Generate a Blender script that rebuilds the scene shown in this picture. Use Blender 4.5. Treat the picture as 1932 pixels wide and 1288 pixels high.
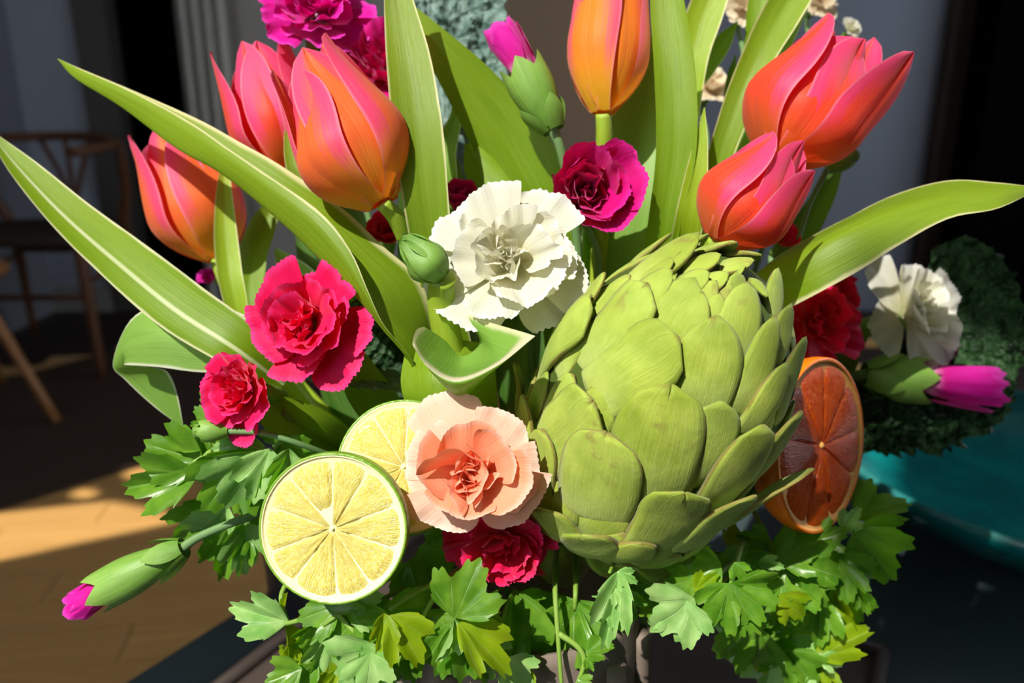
import bpy, math, random
from mathutils import Vector, Matrix, noise

random.seed(7)
PI = math.pi
SC = bpy.context.scene
COL = SC.collection
for o in list(bpy.data.objects):
    bpy.data.objects.remove(o)

# ------------------------------------------------------------------ camera, sky, sun, exposure
FPX = 1500.0
PITCH = math.radians(17.0)
CAM = Vector((0.0, 0.0, 0.87))
RV = Vector((1, 0, 0))
FV = Vector((0, math.cos(PITCH), -math.sin(PITCH)))
UV_ = Vector((0, math.sin(PITCH), math.cos(PITCH)))

cd = bpy.data.cameras.new('camera')
cam = bpy.data.objects.new('camera', cd)
COL.objects.link(cam)
cam.location = CAM
cam.rotation_euler = (PI / 2 - PITCH, 0, 0)
cd.sensor_width = 36.0
cd.lens = FPX / 1932.0 * 36.0
cd.clip_start = 0.01
cd.dof.use_dof = True
cd.dof.focus_distance = 0.315
cd.dof.aperture_fstop = 7.6
SC.camera = cam

w = bpy.data.worlds.new('world')
SC.world = w
w.use_nodes = True
w.node_tree.nodes['Background'].inputs[0].default_value = (0.84, 0.91, 1.0, 1)
w.node_tree.nodes['Background'].inputs[1].default_value = 3.3

SUN_CAM = Vector((-0.36, 0.58, 0.73)).normalized()      # towards the sun: right, up, back
SUN_DIR = (RV * SUN_CAM.x + UV_ * SUN_CAM.y - FV * SUN_CAM.z).normalized()
sd = bpy.data.lights.new('sun', 'SUN')
sd.energy = 6.2
sd.angle = math.radians(0.6)
sd.color = (1.0, 0.95, 0.86)
sun = bpy.data.objects.new('sun', sd)
COL.objects.link(sun)
sun.rotation_euler = (-SUN_DIR).to_track_quat('-Z', 'Y').to_euler()
sun.location = SUN_DIR * 6

SC.view_settings.view_transform = 'Standard'
SC.view_settings.look = 'None'
SC.view_settings.gamma = 1.0
SC.view_settings.exposure = 0.0
SC.view_settings.use_curve_mapping = False

# ------------------------------------------------------------------ helpers
def P(px, py, d):
    return CAM + FV * d + RV * ((px - 966.0) / FPX * d) - UV_ * ((py - 644.0) / FPX * d)

def PV(p):
    return P(p[0], p[1], p[2])

def CV(x, y, z):
    """camera-space direction (right, up, towards viewer) as a world vector"""
    return (RV * x + UV_ * y - FV * z).normalized()

def on_plane_z(px, py, z):
    dv = P(px, py, 1.0) - CAM
    return CAM + dv * ((z - CAM.z) / dv.z)

def on_plane_y(px, py, y):
    dv = P(px, py, 1.0) - CAM
    return CAM + dv * ((y - CAM.y) / dv.y)

def srgb(r, g, b):
    def f(c):
        c /= 255.0
        return c / 12.92 if c <= 0.04045 else ((c + 0.055) / 1.055) ** 2.4
    return (f(r), f(g), f(b), 1.0)

def cat(pts, n):
    """Catmull-Rom resample of tuples to n samples"""
    m = len(pts)
    out = []
    for i in range(n):
        t = i / (n - 1) * (m - 1)
        k = min(int(t), m - 2)
        f = t - k
        p1, p2 = pts[k], pts[k + 1]
        p0 = pts[k - 1] if k > 0 else tuple(2 * a - b for a, b in zip(p1, p2))
        p3 = pts[k + 2] if k + 2 < m else tuple(2 * b - a for a, b in zip(p1, p2))
        out.append(tuple(0.5 * ((2 * b) + (-a + c) * f + (2 * a - 5 * b + 4 * c - e) * f * f + (-a + 3 * b - 3 * c + e) * f ** 3)
                         for a, b, c, e in zip(p0, p1, p2, p3)))
    return out

def mesh(name, verts, faces, mat, parent=None, uvs=None, smooth=True, origin=None):
    """verts in world space; local to the parent empty (which has location only) or to origin"""
    o0 = Vector((0, 0, 0))
    if parent is not None:
        o0 = Vector(parent['_o'])
    elif origin is not None:
        o0 = Vector(origin)
    me = bpy.data.meshes.new(name)
    me.from_pydata([tuple(Vector(v) - o0) for v in verts], [], faces)
    if uvs is not None:
        ul = me.uv_layers.new(name='UVMap')
        li = [0] * len(me.loops)
        me.loops.foreach_get('vertex_index', li)
        flat = []
        for vi in li:
            flat.extend(uvs[vi])
        ul.data.foreach_set('uv', flat)
    if smooth:
        me.polygons.foreach_set('use_smooth', [True] * len(me.polygons))
    mats = mat if isinstance(mat, (list, tuple)) else [mat]
    for m_ in mats:
        me.materials.append(m_)
    me.update()
    o = bpy.data.objects.new(name, me)
    COL.objects.link(o)
    o['_o'] = (o0.x, o0.y, o0.z)
    if parent is not None:
        o.parent = parent
    else:
        o.location = o0
    return o

def sub(name, verts, faces, mat, parent, **k):
    return mesh(name, verts, faces, mat, parent, **k)

def tag(o, label, catg, group=None, kind=None):
    if label: o['label'] = label
    if catg: o['category'] = catg
    if group: o['group'] = group
    if kind: o['kind'] = kind
    return o

def thing(name, label, catg, loc, group=None):
    o = bpy.data.objects.new(name, None)
    o.empty_display_size = 0.01
    COL.objects.link(o)
    o.location = loc
    o['_o'] = tuple(loc)
    return tag(o, label, catg, group)

def struct(o):
    o['kind'] = 'structure'
    return o

def grid_faces(nu, nv, off=0, closed=False):
    f = []
    for j in range(nv - 1):
        for i in range(nu - 1):
            a = off + j * nu + i
            f.append((a, a + 1, a + nu + 1, a + nu))
        if closed:
            a = off + j * nu + nu - 1
            f.append((a, off + j * nu, off + (j + 1) * nu, a + nu))
    return f

def box_vf(x0, x1, y0, y1, z0, z1):
    v = [(x, y, z) for z in (z0, z1) for y in (y0, y1) for x in (x0, x1)]
    f = [(0, 2, 3, 1), (4, 5, 7, 6), (0, 1, 5, 4), (2, 6, 7, 3), (0, 4, 6, 2), (1, 3, 7, 5)]
    return v, f

def box(name, x0, x1, y0, y1, z0, z1, mat, parent=None, bevel=0.0, origin=None):
    v, f = box_vf(x0, x1, y0, y1, z0, z1)
    o = mesh(name, v, f, mat, parent, smooth=False, origin=origin or ((x0 + x1) / 2, (y0 + y1) / 2, z0))
    if bevel:
        b = o.modifiers.new('bevel', 'BEVEL'); b.width = bevel; b.segments = 2
    return o

def tube_vf(pts, ns=10, cap=True):
    """pts: list of (Vector, radius)"""
    v, f = [], []
    n = len(pts)
    prev = None
    for i, (p, r) in enumerate(pts):
        a = pts[max(i - 1, 0)][0]; b = pts[min(i + 1, n - 1)][0]
        t = (b - a).normalized()
        if prev is None:
            ref = Vector((0, 0, 1)) if abs(t.z) < 0.9 else Vector((1, 0, 0))
            e1 = t.cross(ref).normalized()
        else:
            e1 = (prev - t * prev.dot(t)).normalized()
        prev = e1
        e2 = t.cross(e1)
        for k in range(ns):
            an = 2 * PI * k / ns
            v.append(p + (e1 * math.cos(an) + e2 * math.sin(an)) * r)
    f = grid_faces(ns, n, 0, True)
    if cap:
        f.append(tuple(range(ns - 1, -1, -1)))
        f.append(tuple(range((n - 1) * ns, n * ns)))
    return v, f

def tube(name, pts, mat, parent=None, ns=10, samples=None, origin=None):
    """pts (px,py,d,r_px)"""
    q = cat(pts, samples or max(6, 6 * (len(pts) - 1)))
    tp = [(P(a, b, d), max(r, 0.3) * d / FPX) for a, b, d, r in q]
    v, f = tube_vf(tp, ns)
    uv = [((i % ns) / ns, (i // ns) / len(tp)) for i in range(len(v))]
    return mesh(name, v, f, mat, parent, uvs=uv, origin=origin)

def wtube(name, pts, mat, parent=None, ns=10, n=None, origin=None):
    """world pts (x,y,z,r)"""
    q = cat(pts, n or max(6, 6 * (len(pts) - 1)))
    v, f = tube_vf([(Vector(a[:3]), a[3]) for a in q], ns)
    return mesh(name, v, f, mat, parent, origin=origin)

def nz(x, y, z=0.0):
    return noise.noise(Vector((x, y, z)))

# ------------------------------------------------------------------ materials
def newmat(name):
    m = bpy.data.materials.new(name)
    m.use_nodes = True
    nt = m.node_tree
    nt.nodes.clear()
    out = nt.nodes.new('ShaderNodeOutputMaterial')
    return m, nt, out

class N:
    """tiny node builder"""
    def __init__(s, nt):
        s.nt = nt
    def n(s, t, **k):
        nd = s.nt.nodes.new(t)
        for a, b in k.items():
            setattr(nd, a, b)
        return nd
    def l(s, a, b):
        s.nt.links.new(a, b)
    def val(s, sock, v):
        if hasattr(v, 'is_linked') or isinstance(v, bpy.types.NodeSocket):
            s.l(v, sock)
        else:
            sock.default_value = v
    def math(s, op, a, b=0.0, c=None, clamp=False):
        nd = s.n('ShaderNodeMath', operation=op); nd.use_clamp = clamp
        s.val(nd.inputs[0], a); s.val(nd.inputs[1], b)
        if c is not None: s.val(nd.inputs[2], c)
        return nd.outputs[0]
    def mix(s, f, a, b, mode='MIX'):
        nd = s.n('ShaderNodeMix', data_type='RGBA', blend_type=mode)
        s.val(nd.inputs['Factor'], f)
        s.val(nd.inputs[6], a); s.val(nd.inputs[7], b)
        return nd.outputs[2]
    def ss(s, x, lo, hi):
        nd = s.n('ShaderNodeMapRange', interpolation_type='SMOOTHSTEP')
        s.val(nd.inputs[0], x); nd.inputs[1].default_value = lo; nd.inputs[2].default_value = hi
        return nd.outputs[0]
    def uv(s):
        t = s.n('ShaderNodeUVMap')
        sp = s.n('ShaderNodeSeparateXYZ')
        s.l(t.outputs[0], sp.inputs[0])
        return t.outputs[0], sp.outputs[0], sp.outputs[1]
    def noise(s, vec, scale, detail=3.0, rough=0.5, sx=None):
        if sx is not None:
            mp = s.n('ShaderNodeMapping'); mp.inputs['Scale'].default_value = sx
            s.l(vec, mp.inputs['Vector']); vec = mp.outputs[0]
        nd = s.n('ShaderNodeTexNoise')
        s.l(vec, nd.inputs['Vector'])
        nd.inputs['Scale'].default_value = scale; nd.inputs['Detail'].default_value = detail; nd.inputs['Roughness'].default_value = rough
        return nd.outputs['Fac']
    def obj(s):
        return s.n('ShaderNodeTexCoord').outputs['Object']
    def rand(s):
        return s.n('ShaderNodeObjectInfo').outputs['Random']
    def bump(s, h, strength=0.3, dist=0.001):
        nd = s.n('ShaderNodeBump'); nd.inputs['Strength'].default_value = strength; nd.inputs['Distance'].default_value = dist
        s.l(h, nd.inputs['Height'])
        return nd.outputs[0]
    def princ(s, col, rough=0.5, spec=0.4, normal=None, **k):
        b = s.n('ShaderNodeBsdfPrincipled')
        s.val(b.inputs['Base Color'], col); s.val(b.inputs['Roughness'], rough); b.inputs['Specular IOR Level'].default_value = spec
        if normal is not None: s.l(normal, b.inputs['Normal'])
        for a, v in k.items():
            s.val(b.inputs[a], v)
        return b.outputs[0]
    def thin(s, col, tcol, trans, rough=0.45, spec=0.35, normal=None, **k):
        b = s.princ(col, rough, spec, normal, **k)
        t = s.n('ShaderNodeBsdfTranslucent')
        s.val(t.inputs['Color'], tcol)
        if normal is not None: s.l(normal, t.inputs['Normal'])
        mx = s.n('ShaderNodeMixShader'); mx.inputs[0].default_value = trans
        s.l(b, mx.inputs[1]); s.l(t.outputs[0], mx.inputs[2])
        return mx.outputs[0]

def simple(name, col, rough=0.5, spec=0.4, var=0.12, scale=30.0, bump=0.15, bd=0.001, metallic=0.0):
    m, nt, out = newmat(name); b = N(nt)
    nf = b.noise(b.obj(), scale, 4)
    c = b.mix(nf, tuple(x * (1 - var) for x in col[:3]) + (1,), tuple(min(1, x * (1 + var)) for x in col[:3]) + (1,))
    s = b.princ(c, rough, spec, b.bump(nf, bump, bd), Metallic=metallic)
    b.l(s, out.inputs[0])
    return m

def leaf_mat(name, base, tip, edge=None, trans=0.4, rough=0.42, edge_at=0.88, tcol=None, stripe=None, streak=0.16, lip=None):
    """strap leaf: lengthwise veins, pale margin; UV u across, v along (0 tip)"""
    m, nt, out = newmat(name); b = N(nt)
    uvv, u, v = b.uv()
    ac = b.math('ABSOLUTE', b.math('MULTIPLY', b.math('SUBTRACT', u, 0.5), 2.0))
    st = b.noise(uvv, 1.0, 4, 0.6, sx=(55, 2.2, 1))
    bl = b.noise(uvv, 1.0, 3, 0.5, sx=(5, 4, 1))
    col = b.mix(v, tip, base)
    col = b.mix(b.math('MULTIPLY', b.ss(st, 0.42, 0.75), streak), col, srgb(196, 212, 120))
    col = b.mix(b.math('MULTIPLY', b.ss(bl, 0.45, 0.8), 0.35), col, tuple(x * 0.62 for x in base[:3]) + (1,))
    if edge is not None:
        wob = b.math('ADD', ac, b.math('MULTIPLY', b.math('SUBTRACT', b.noise(uvv, 1.0, 3, 0.5, sx=(1, 9, 1)), 0.5), 0.14))
        col = b.mix(b.ss(wob, edge_at, edge_at + 0.09), col, edge)
    if stripe is not None:
        ds = b.math('ABSOLUTE', b.math('SUBTRACT', u, stripe))
        col = b.mix(b.math('SUBTRACT', 1.0, b.ss(ds, 0.02, 0.06)), col, srgb(214, 226, 170))
    if lip is not None:
        dl = b.math('ABSOLUTE', b.math('SUBTRACT', v, lip))
        col = b.mix(b.math('SUBTRACT', 1.0, b.ss(dl, 0.02, 0.07)), col, srgb(232, 220, 190))
    t = b.mix(0.5, col, tcol or srgb(170, 215, 20), 'MIX')
    nrm = b.bump(st, 0.35, 0.0006)
    b.l(b.thin(col, t, trans, rough, 0.4, nrm), out.inputs[0])
    return m

def petal_mat(name, base, mid, edge, trans=0.4, claw=None, vein=0.25, rough=0.5, tsat=None, sheen=0.2):
    """ruffled petal: UV u across, v from claw to rim"""
    m, nt, out = newmat(name); b = N(nt)
    uvv, u, v = b.uv()
    vn = b.noise(uvv, 1.0, 5, 0.68, sx=(30, 1.4, 1))
    bl = b.noise(uvv, 1.0, 2, 0.5, sx=(3, 3, 1))
    col = b.mix(b.ss(v, 0.15, 0.7), base, mid)
    col = b.mix(b.ss(v, 0.86, 1.0), col, edge)
    col = b.mix(b.math('MULTIPLY', b.ss(vn, 0.45, 0.8), vein), col, base)
    col = b.mix(b.math('MULTIPLY', b.ss(bl, 0.4, 0.8), 0.25), col, edge)
    if claw is not None:
        col = b.mix(b.math('SUBTRACT', 1.0, b.ss(v, 0.05, 0.32)), col, claw)
    nrm = b.bump(vn, 0.5, 0.0008)
    b.l(b.thin(col, tsat or col, trans, rough, 0.2, nrm, **{'Sheen Weight': sheen, 'Sheen Roughness': 0.4}), out.inputs[0])
    return m

def tulip_mat(name, base, mid, edge, glow, trans=0.34):
    m, nt, out = newmat(name); b = N(nt)
    uvv, u, v = b.uv()
    ac = b.math('ABSOLUTE', b.math('MULTIPLY', b.math('SUBTRACT', u, 0.5), 2.0))
    st = b.noise(uvv, 1.0, 6, 0.72, sx=(44, 1.5, 1))
    big = b.noise(uvv, 1.0, 3, 0.5, sx=(6, 2.0, 1))
    rnd = b.rand()
    # pink takes over towards margin and tip
    k = b.math('ADD', b.math('MULTIPLY', ac, 0.62), b.math('MULTIPLY', v, 0.55))
    k = b.math('ADD', k, b.math('MULTIPLY', b.math('SUBTRACT', st, 0.5), 0.75))
    k = b.math('ADD', k, b.math('MULTIPLY', b.math('SUBTRACT', big, 0.5), 0.35))
    k = b.math('ADD', k, b.math('MULTIPLY', b.math('SUBTRACT', rnd, 0.5), 0.16))
    col = b.mix(b.ss(k, 0.46, 0.80), mid, edge)
    pale = b.math('MULTIPLY', b.ss(st, 0.55, 0.8), b.ss(ac, 0.25, 0.75))
    col = b.mix(b.math('MULTIPLY', pale, 0.45), col, srgb(245, 150, 178))
    kb = b.math('ADD', v, b.math('MULTIPLY', b.math('SUBTRACT', st, 0.5), 0.22))
    col = b.mix(b.math('SUBTRACT', 1.0, b.ss(kb, 0.03, 0.36)), col, base)
    col = b.mix(b.math('MULTIPLY', b.ss(ac, .90, 1.0), .5), col, srgb(250, 170, 180))  # pale rim highlight painted along the petal margin
    fine = b.noise(uvv, 1.0, 4, .7, sx=(130, 2.5, 1))
    col = b.mix(b.math('MULTIPLY', b.ss(fine, .5, .75), .22), col, srgb(255, 196, 170))
    # crease along the midrib
    cr = b.math('SUBTRACT', 1.0, b.ss(ac, 0.0, 0.05))
    col = b.mix(b.math('MULTIPLY', cr, b.math('MULTIPLY', b.ss(v, 0.2, 0.5), 0.45)), col, mid)
    nrm = b.bump(b.math('SUBTRACT', st, b.math('MULTIPLY', cr, 0.6)), 0.3, 0.0006)
    b.l(b.thin(col, b.mix(0.55, col, glow), trans, 0.48, 0.28, nrm, **{'Sheen Weight': 0.1}), out.inputs[0])
    return m

def parsley_mat(name, base, light, trans=0.42, rough=0.33, tcol=None):
    """UV u = angle across (0..1), v = distance from leaf base"""
    m, nt, out = newmat(name); b = N(nt)
    uvv, u, v = b.uv()
    wv = b.math('ABSOLUTE', b.math('SUBTRACT', b.math('FRACT', b.math('MULTIPLY', u, 5.0)), 0.5))
    vein = b.math('MULTIPLY', b.math('SUBTRACT', 1.0, b.ss(wv, 0.0, 0.05)), b.math('SUBTRACT', 1.0, b.ss(v, 0.6, 0.95)))
    nf = b.noise(b.obj(), 130.0, 4)
    col = b.mix(b.ss(nf, 0.3, 0.75), base, light)
    col = b.mix(b.math('MULTIPLY', vein, 0.55), col, srgb(190, 215, 140))
    col = b.mix(b.math('MULTIPLY', b.rand(), 0.35), col, light)
    nrm = b.bump(b.math('SUBTRACT', nf, vein), 0.4, 0.0007)
    b.l(b.thin(col, tcol or srgb(120, 190, 10), trans, rough, 0.5, nrm), out.inputs[0])
    return m

GREEN = leaf_mat('tulip_leaf_green', srgb(116, 150, 16), srgb(138, 168, 34), srgb(226, 222, 164))
GREEN_PLAIN = leaf_mat('tulip_leaf_plain', srgb(110, 148, 14), srgb(134, 168, 28), None)
GREEN_LIP = leaf_mat('tulip_leaf_curled', srgb(120, 168, 60), srgb(140, 186, 80), srgb(228, 226, 180), lip=.42)
GREEN_COOL = leaf_mat('tulip_leaf_cool', srgb(116, 162, 60), srgb(146, 188, 88), srgb(226, 230, 200))
GREEN_STRIPE = leaf_mat('tulip_leaf_striped', srgb(116, 152, 12), srgb(130, 164, 20), srgb(226, 226, 176), stripe=0.60)
GREEN_YEL = leaf_mat('tulip_leaf_yellow_green', srgb(150, 182, 20), srgb(160, 190, 40), srgb(232, 230, 170))
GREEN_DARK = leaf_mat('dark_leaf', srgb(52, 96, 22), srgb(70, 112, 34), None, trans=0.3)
STEM = leaf_mat('tulip_stem', srgb(150, 172, 40), srgb(150, 178, 50), None, trans=0.05)
CALYX = leaf_mat('calyx_green', srgb(104, 150, 54), srgb(130, 172, 76), None, trans=0.12, streak=0.2)
CSTEM = leaf_mat('carnation_stem', srgb(96, 134, 84), srgb(110, 146, 90), None, trans=0.05)

TULIP = tulip_mat('tulip_coral', srgb(246, 184, 40), srgb(240, 112, 48), srgb(232, 74, 124), srgb(255, 40, 20))
TULIP_OR = tulip_mat('tulip_orange', srgb(244, 190, 36), srgb(246, 140, 38), srgb(232, 92, 130), srgb(255, 130, 10))
TULIP_RED = tulip_mat('tulip_red_pink', srgb(244, 120, 36), srgb(238, 76, 44), srgb(234, 70, 126), srgb(255, 20, 20))

MAGENTA = petal_mat('carnation_magenta', srgb(196, 4, 96), srgb(206, 6, 120), srgb(228, 40, 158), claw=srgb(236, 150, 190), tsat=srgb(214, 0, 70), trans=0.3)
MAGENTA_V = petal_mat('carnation_violet', srgb(214, 8, 140), srgb(226, 16, 168), srgb(240, 70, 200), claw=srgb(246, 200, 226), tsat=srgb(226, 0, 120), trans=0.3)
HOTPINK = petal_mat('carnation_hot_pink', srgb(224, 4, 66), srgb(238, 16, 92), srgb(246, 60, 140), tsat=srgb(240, 0, 40), trans=0.3)
REDPINK = petal_mat('carnation_red_pink', srgb(214, 2, 50), srgb(230, 8, 76), srgb(244, 50, 120), tsat=srgb(230, 0, 30), trans=0.3)
WHITE = petal_mat('carnation_white', srgb(226, 222, 180), srgb(228, 227, 212), srgb(236, 236, 234), vein=0.12, tsat=srgb(244, 240, 204), trans=0.36, sheen=0.0)
PEACH = petal_mat('carnation_peach', srgb(250, 154, 112), srgb(250, 172, 134), srgb(252, 208, 184), vein=0.2, tsat=srgb(255, 150, 100), trans=0.34, sheen=0.0)
PEACH_P = petal_mat('carnation_peach_pale', srgb(240, 168, 132), srgb(242, 206, 184), srgb(248, 226, 210), vein=0.55, tsat=srgb(255, 196, 160), trans=0.34, sheen=0.0)
CREAM = petal_mat('carnation_cream', srgb(226, 200, 160), srgb(240, 222, 192), srgb(246, 236, 214), vein=0.2, trans=0.36, sheen=0.0)

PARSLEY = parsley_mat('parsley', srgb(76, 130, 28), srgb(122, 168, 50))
PARSLEY_L = parsley_mat('parsley_light', srgb(122, 178, 86), srgb(176, 212, 130), trans=0.35)
PARSLEY_Y = parsley_mat('parsley_yellow', srgb(122, 160, 14), srgb(160, 186, 30), trans=0.5, tcol=srgb(190, 210, 10))
PSTEM = leaf_mat('parsley_stem', srgb(120, 156, 56), srgb(132, 166, 66), None, trans=0.05)
# ------------------------------------------------------------------ room shell
def plaster(name, col, rough=0.7):
    return simple(name, col, rough, 0.25, 0.06, 6.0, 0.05, 0.002)

WALL = plaster('wall_blue_grey_paint', srgb(160, 166, 178))
WALL_W = plaster('wall_warm_taupe_paint', srgb(156, 132, 108))
WALL_D = plaster('wall_dim_paint', srgb(96, 98, 100))
TRIMM = plaster('painted_trim', srgb(150, 148, 142), 0.5)
DARKM = simple('hall_shade_and_black_fittings', srgb(10, 10, 11), 0.9, 0.1, 0.2, 8, 0.05)  # near-black colour stands in for hall shade; also rod and handles
CURT = simple('curtain_linen', srgb(190, 188, 180), 0.9, 0.1, 0.08, 300, 0.2, 0.001)

def floor_mat(name, col):
    m, nt, out = newmat(name); b = N(nt)
    ob = b.obj()
    g = b.noise(ob, 1.0, 6, 0.6, sx=(4, 60, 60))
    c = b.mix(b.ss(g, 0.3, 0.75), tuple(x * 0.72 for x in col[:3]) + (1,), col)
    c = b.mix(b.math('MULTIPLY', b.rand(), 0.4), c, tuple(x * 0.72 for x in col[:3]) + (1,))
    b.l(b.princ(c, 0.34, 0.5, b.bump(g, 0.15, 0.001)), out.inputs[0])
    return m
FLOORM = floor_mat('oak_floor', srgb(222, 170, 100))

YF = 3.3          # far wall
YB = -0.75        # wall behind the viewer, with the window
XL = -1.95        # left wall, with openings shaped for the sun patch
XR = 2.6
ZC = 3.4

floor = struct(box('floor', XL - .15, XR + .1, YB - .1, YF + 1.2, -0.06, -0.004, simple('floor_joint', srgb(40, 26, 16), .8)))
# planks run away to the upper right (as the lit boards show)
pw = 0.095
pa = math.radians(8)
ca, sa = math.cos(pa), math.sin(pa)
pm = bpy.data.meshes.new('plank')
pv, pf = box_vf(-0.28, 0.28, -pw / 2 + .0012, pw / 2 - .0012, -0.012, 0.0)
pm.from_pydata(pv, [], pf); pm.materials.append(FLOORM)
cnt = 0
for r in range(26):
    for k in range(-3, 6):
        cx = -1.15 + k * .5625 + (r % 3) * 0.19
        cy = 0.55 + r * pw
        x = cx * ca - (cy - 1.4) * sa; y = cx * sa + (cy - 1.4) * ca + 1.4
        if x < XL + .29 or x > 1.2 or y < 0.3 or y > 3.1: continue
        o = bpy.data.objects.new('plank', pm); COL.objects.link(o)
        o.parent = floor; o.location = Vector((x, y, 0)) - floor.location; o.rotation_euler = (0, 0, pa)
        cnt += 1

struct(box('ceiling', XL - .15, XR + .1, YB - .1, YF + 1.2, ZC, ZC + .08, plaster('ceiling_paint', srgb(170, 168, 162))))

# where the sunbeams cross the two window walls
def back_to_y(p, y):
    return p + SUN_DIR * ((y - p.y) / SUN_DIR.y)
def back_to_x(p, x):
    return p + SUN_DIR * ((x - p.x) / SUN_DIR.x)

from mathutils.geometry import tessellate_polygon
def holed_wall(name, outer, hole, thick, mat, more=()):
    """flat wall with one polygonal opening, given thickness along thick"""
    holes = [hole] + list(more)
    pts = [Vector(p) for p in outer] + [Vector(p) for h in holes for p in h]
    tris = tessellate_polygon([[Vector(p) for p in outer]] + [[Vector(p) for p in h] for h in holes])
    n = len(pts)
    v = pts + [p + thick for p in pts]
    f = [tuple(t) for t in tris] + [tuple(i + n for i in reversed(t)) for t in tris]
    k = len(outer)
    for i in range(k): f.append((i, (i + 1) % k, (i + 1) % k + n, i + n))
    for h in holes:
        m_ = len(h)
        for i in range(m_): f.append((k + i, k + (i + 1) % m_, k + (i + 1) % m_ + n, k + i + n))
        k += m_
    return struct(mesh(name, v, f, mat, smooth=False, origin=outer[0]))

bw = [back_to_y(P(px, py, d), YB) for px, py, d in ((-40, 250, .42), (1500, -60, .52), (1990, 380, .40), (100, 1200, .36), (1700, 1300, .40), (700, -60, .50))]
wx0 = min(q.x for q in bw) - .02; wx1 = max(q.x for q in bw) + .01
wz0 = 0.55; wz1 = min(max(q.z for q in bw) + .05, ZC - .05)
# right edge of the opening: steps added only to keep sun off table and bowl
RE = [(-.545, wz0), (-.545, 2.265), (-.60, 2.265), (-.60, 2.415), (-.525, 2.415), (-.525, 2.45), (-.505, 2.45), (-.505, 2.50), (-.58, 2.56), (-.62, 2.64), (-.66, wz1)]
whole = [(wx0, YB, wz0)] + [(x, YB, z) for x, z in RE] + [(wx0, YB, wz1)]
NX = -.545
holed_wall('wall_back', [(XL - .15, YB, 0), (XR, YB, 0), (XR, YB, ZC), (XL - .15, YB, ZC)], whole, Vector((0, -.04, 0)), WALL_D)
win = struct(box('window_1', wx0 - .03, NX + .03, YB - .075, YB - .041, wz0 - .03, wz0, TRIMM))
for (p0, p1, q0, q1) in ((wx0 - .03, wx0, wz0, wz1), (NX, NX + .03, wz0, 2.265), (wx0 - .03, NX, wz1, wz1 + .03)):
    v, f = box_vf(p0, p1, YB - .075, YB - .041, q0, q1)
    mesh('window_frame', v, f, TRIMM, win, smooth=False)
# floor patch outline in the photograph -> opening in the left wall (unseen, shaped only to throw the sun patch)
holed_wall('wall_right', [(XR, YB, 0), (XR, YF + 1.2, 0), (XR, YF + 1.2, ZC), (XR, YB, ZC)], [(XR, 0.6, .5), (XR, 2.6, .5), (XR, 2.6, 2.6), (XR, .6, 2.6)], Vector((.1, 0, 0)), WALL_D)
w2 = struct(box('window_fill', XR + .04, XR + .07, .6, 2.6, .5, .54, TRIMM))  # unseen window, added for sky fill on the background
for (p0, p1, q0, q1) in ((.6, .64, .54, 2.6), (2.56, 2.6, .54, 2.6), (.64, 2.56, 2.56, 2.6), (1.585, 1.615, .54, 2.56), (.64, 2.56, 1.535, 1.565)):
    v, f = box_vf(XR + .04, XR + .07, p0, p1, q0, q1)
    mesh('window_frame', v, f, TRIMM, w2, smooth=False)
LW = simple('wall_left_paint', srgb(112, 116, 124), .7, .25, .06, 6, .05)
hole = [back_to_x(on_plane_z(px, py, 0.0), XL) for px, py in ((-160, 985), (215, 944), (352, 972), (352, 982), (180, 1020), (-160, 1094))]
holed_wall('wall_left', [(XL, y, z) for y, z in ((YB, 0), (YF + 1.2, 0), (YF + 1.2, ZC), (YB, ZC))], hole, Vector((-.015, 0, 0)), LW,
           [[back_to_x(on_plane_z(cx + rx * math.cos(a * PI / 4), cy + ry * math.sin(a * PI / 4), 0.0), XL) for a in range(8)] for cx, cy, rx, ry in ((165, 931, 32, 10), (275, 893, 44, 14))])  # extra holes added to throw two small sun spots

# ------------------------------------------------------------------ far wall, read left to right in the photograph
def wx(px, py=200, y=YF):
    return on_plane_y(px, py, y).x
def wall_piece(name, px0, px1, mat, y=YF, th=.08, z0=0, z1=ZC):
    return struct(box(name, wx(px0, 200, y), wx(px1, 200, y), y, y + th, z0, z1, mat))
wall_piece('wall_far_left', -900, 160, WALL)
o = wall_piece('trim_1', 160, 222, plaster('trim_dim', srgb(86, 84, 80)), YF - .02, .1)
wall_piece('wall_far_middle', 350, 820, plaster('wall_grey_paint', srgb(176, 172, 166)))
wall_piece('wall_far_warm', 820, 1190, WALL_W)
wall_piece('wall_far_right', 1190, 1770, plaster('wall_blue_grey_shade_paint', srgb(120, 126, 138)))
struct(box('trim_2', wx(1762), wx(1800), YF - .05, YF + .05, 0, ZC, plaster('jamb_brown', srgb(58, 46, 40))))
# hallway behind the two openings, its shade painted on as near-black
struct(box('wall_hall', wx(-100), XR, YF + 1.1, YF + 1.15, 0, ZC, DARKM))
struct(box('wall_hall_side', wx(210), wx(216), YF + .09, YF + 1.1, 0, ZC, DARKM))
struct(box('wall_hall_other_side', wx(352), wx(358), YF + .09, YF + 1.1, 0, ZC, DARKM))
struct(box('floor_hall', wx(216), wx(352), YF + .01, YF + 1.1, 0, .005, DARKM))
struct(box('baseboard_far', wx(-900), wx(160), YF - .02, YF, 0, .11, TRIMM))

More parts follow.
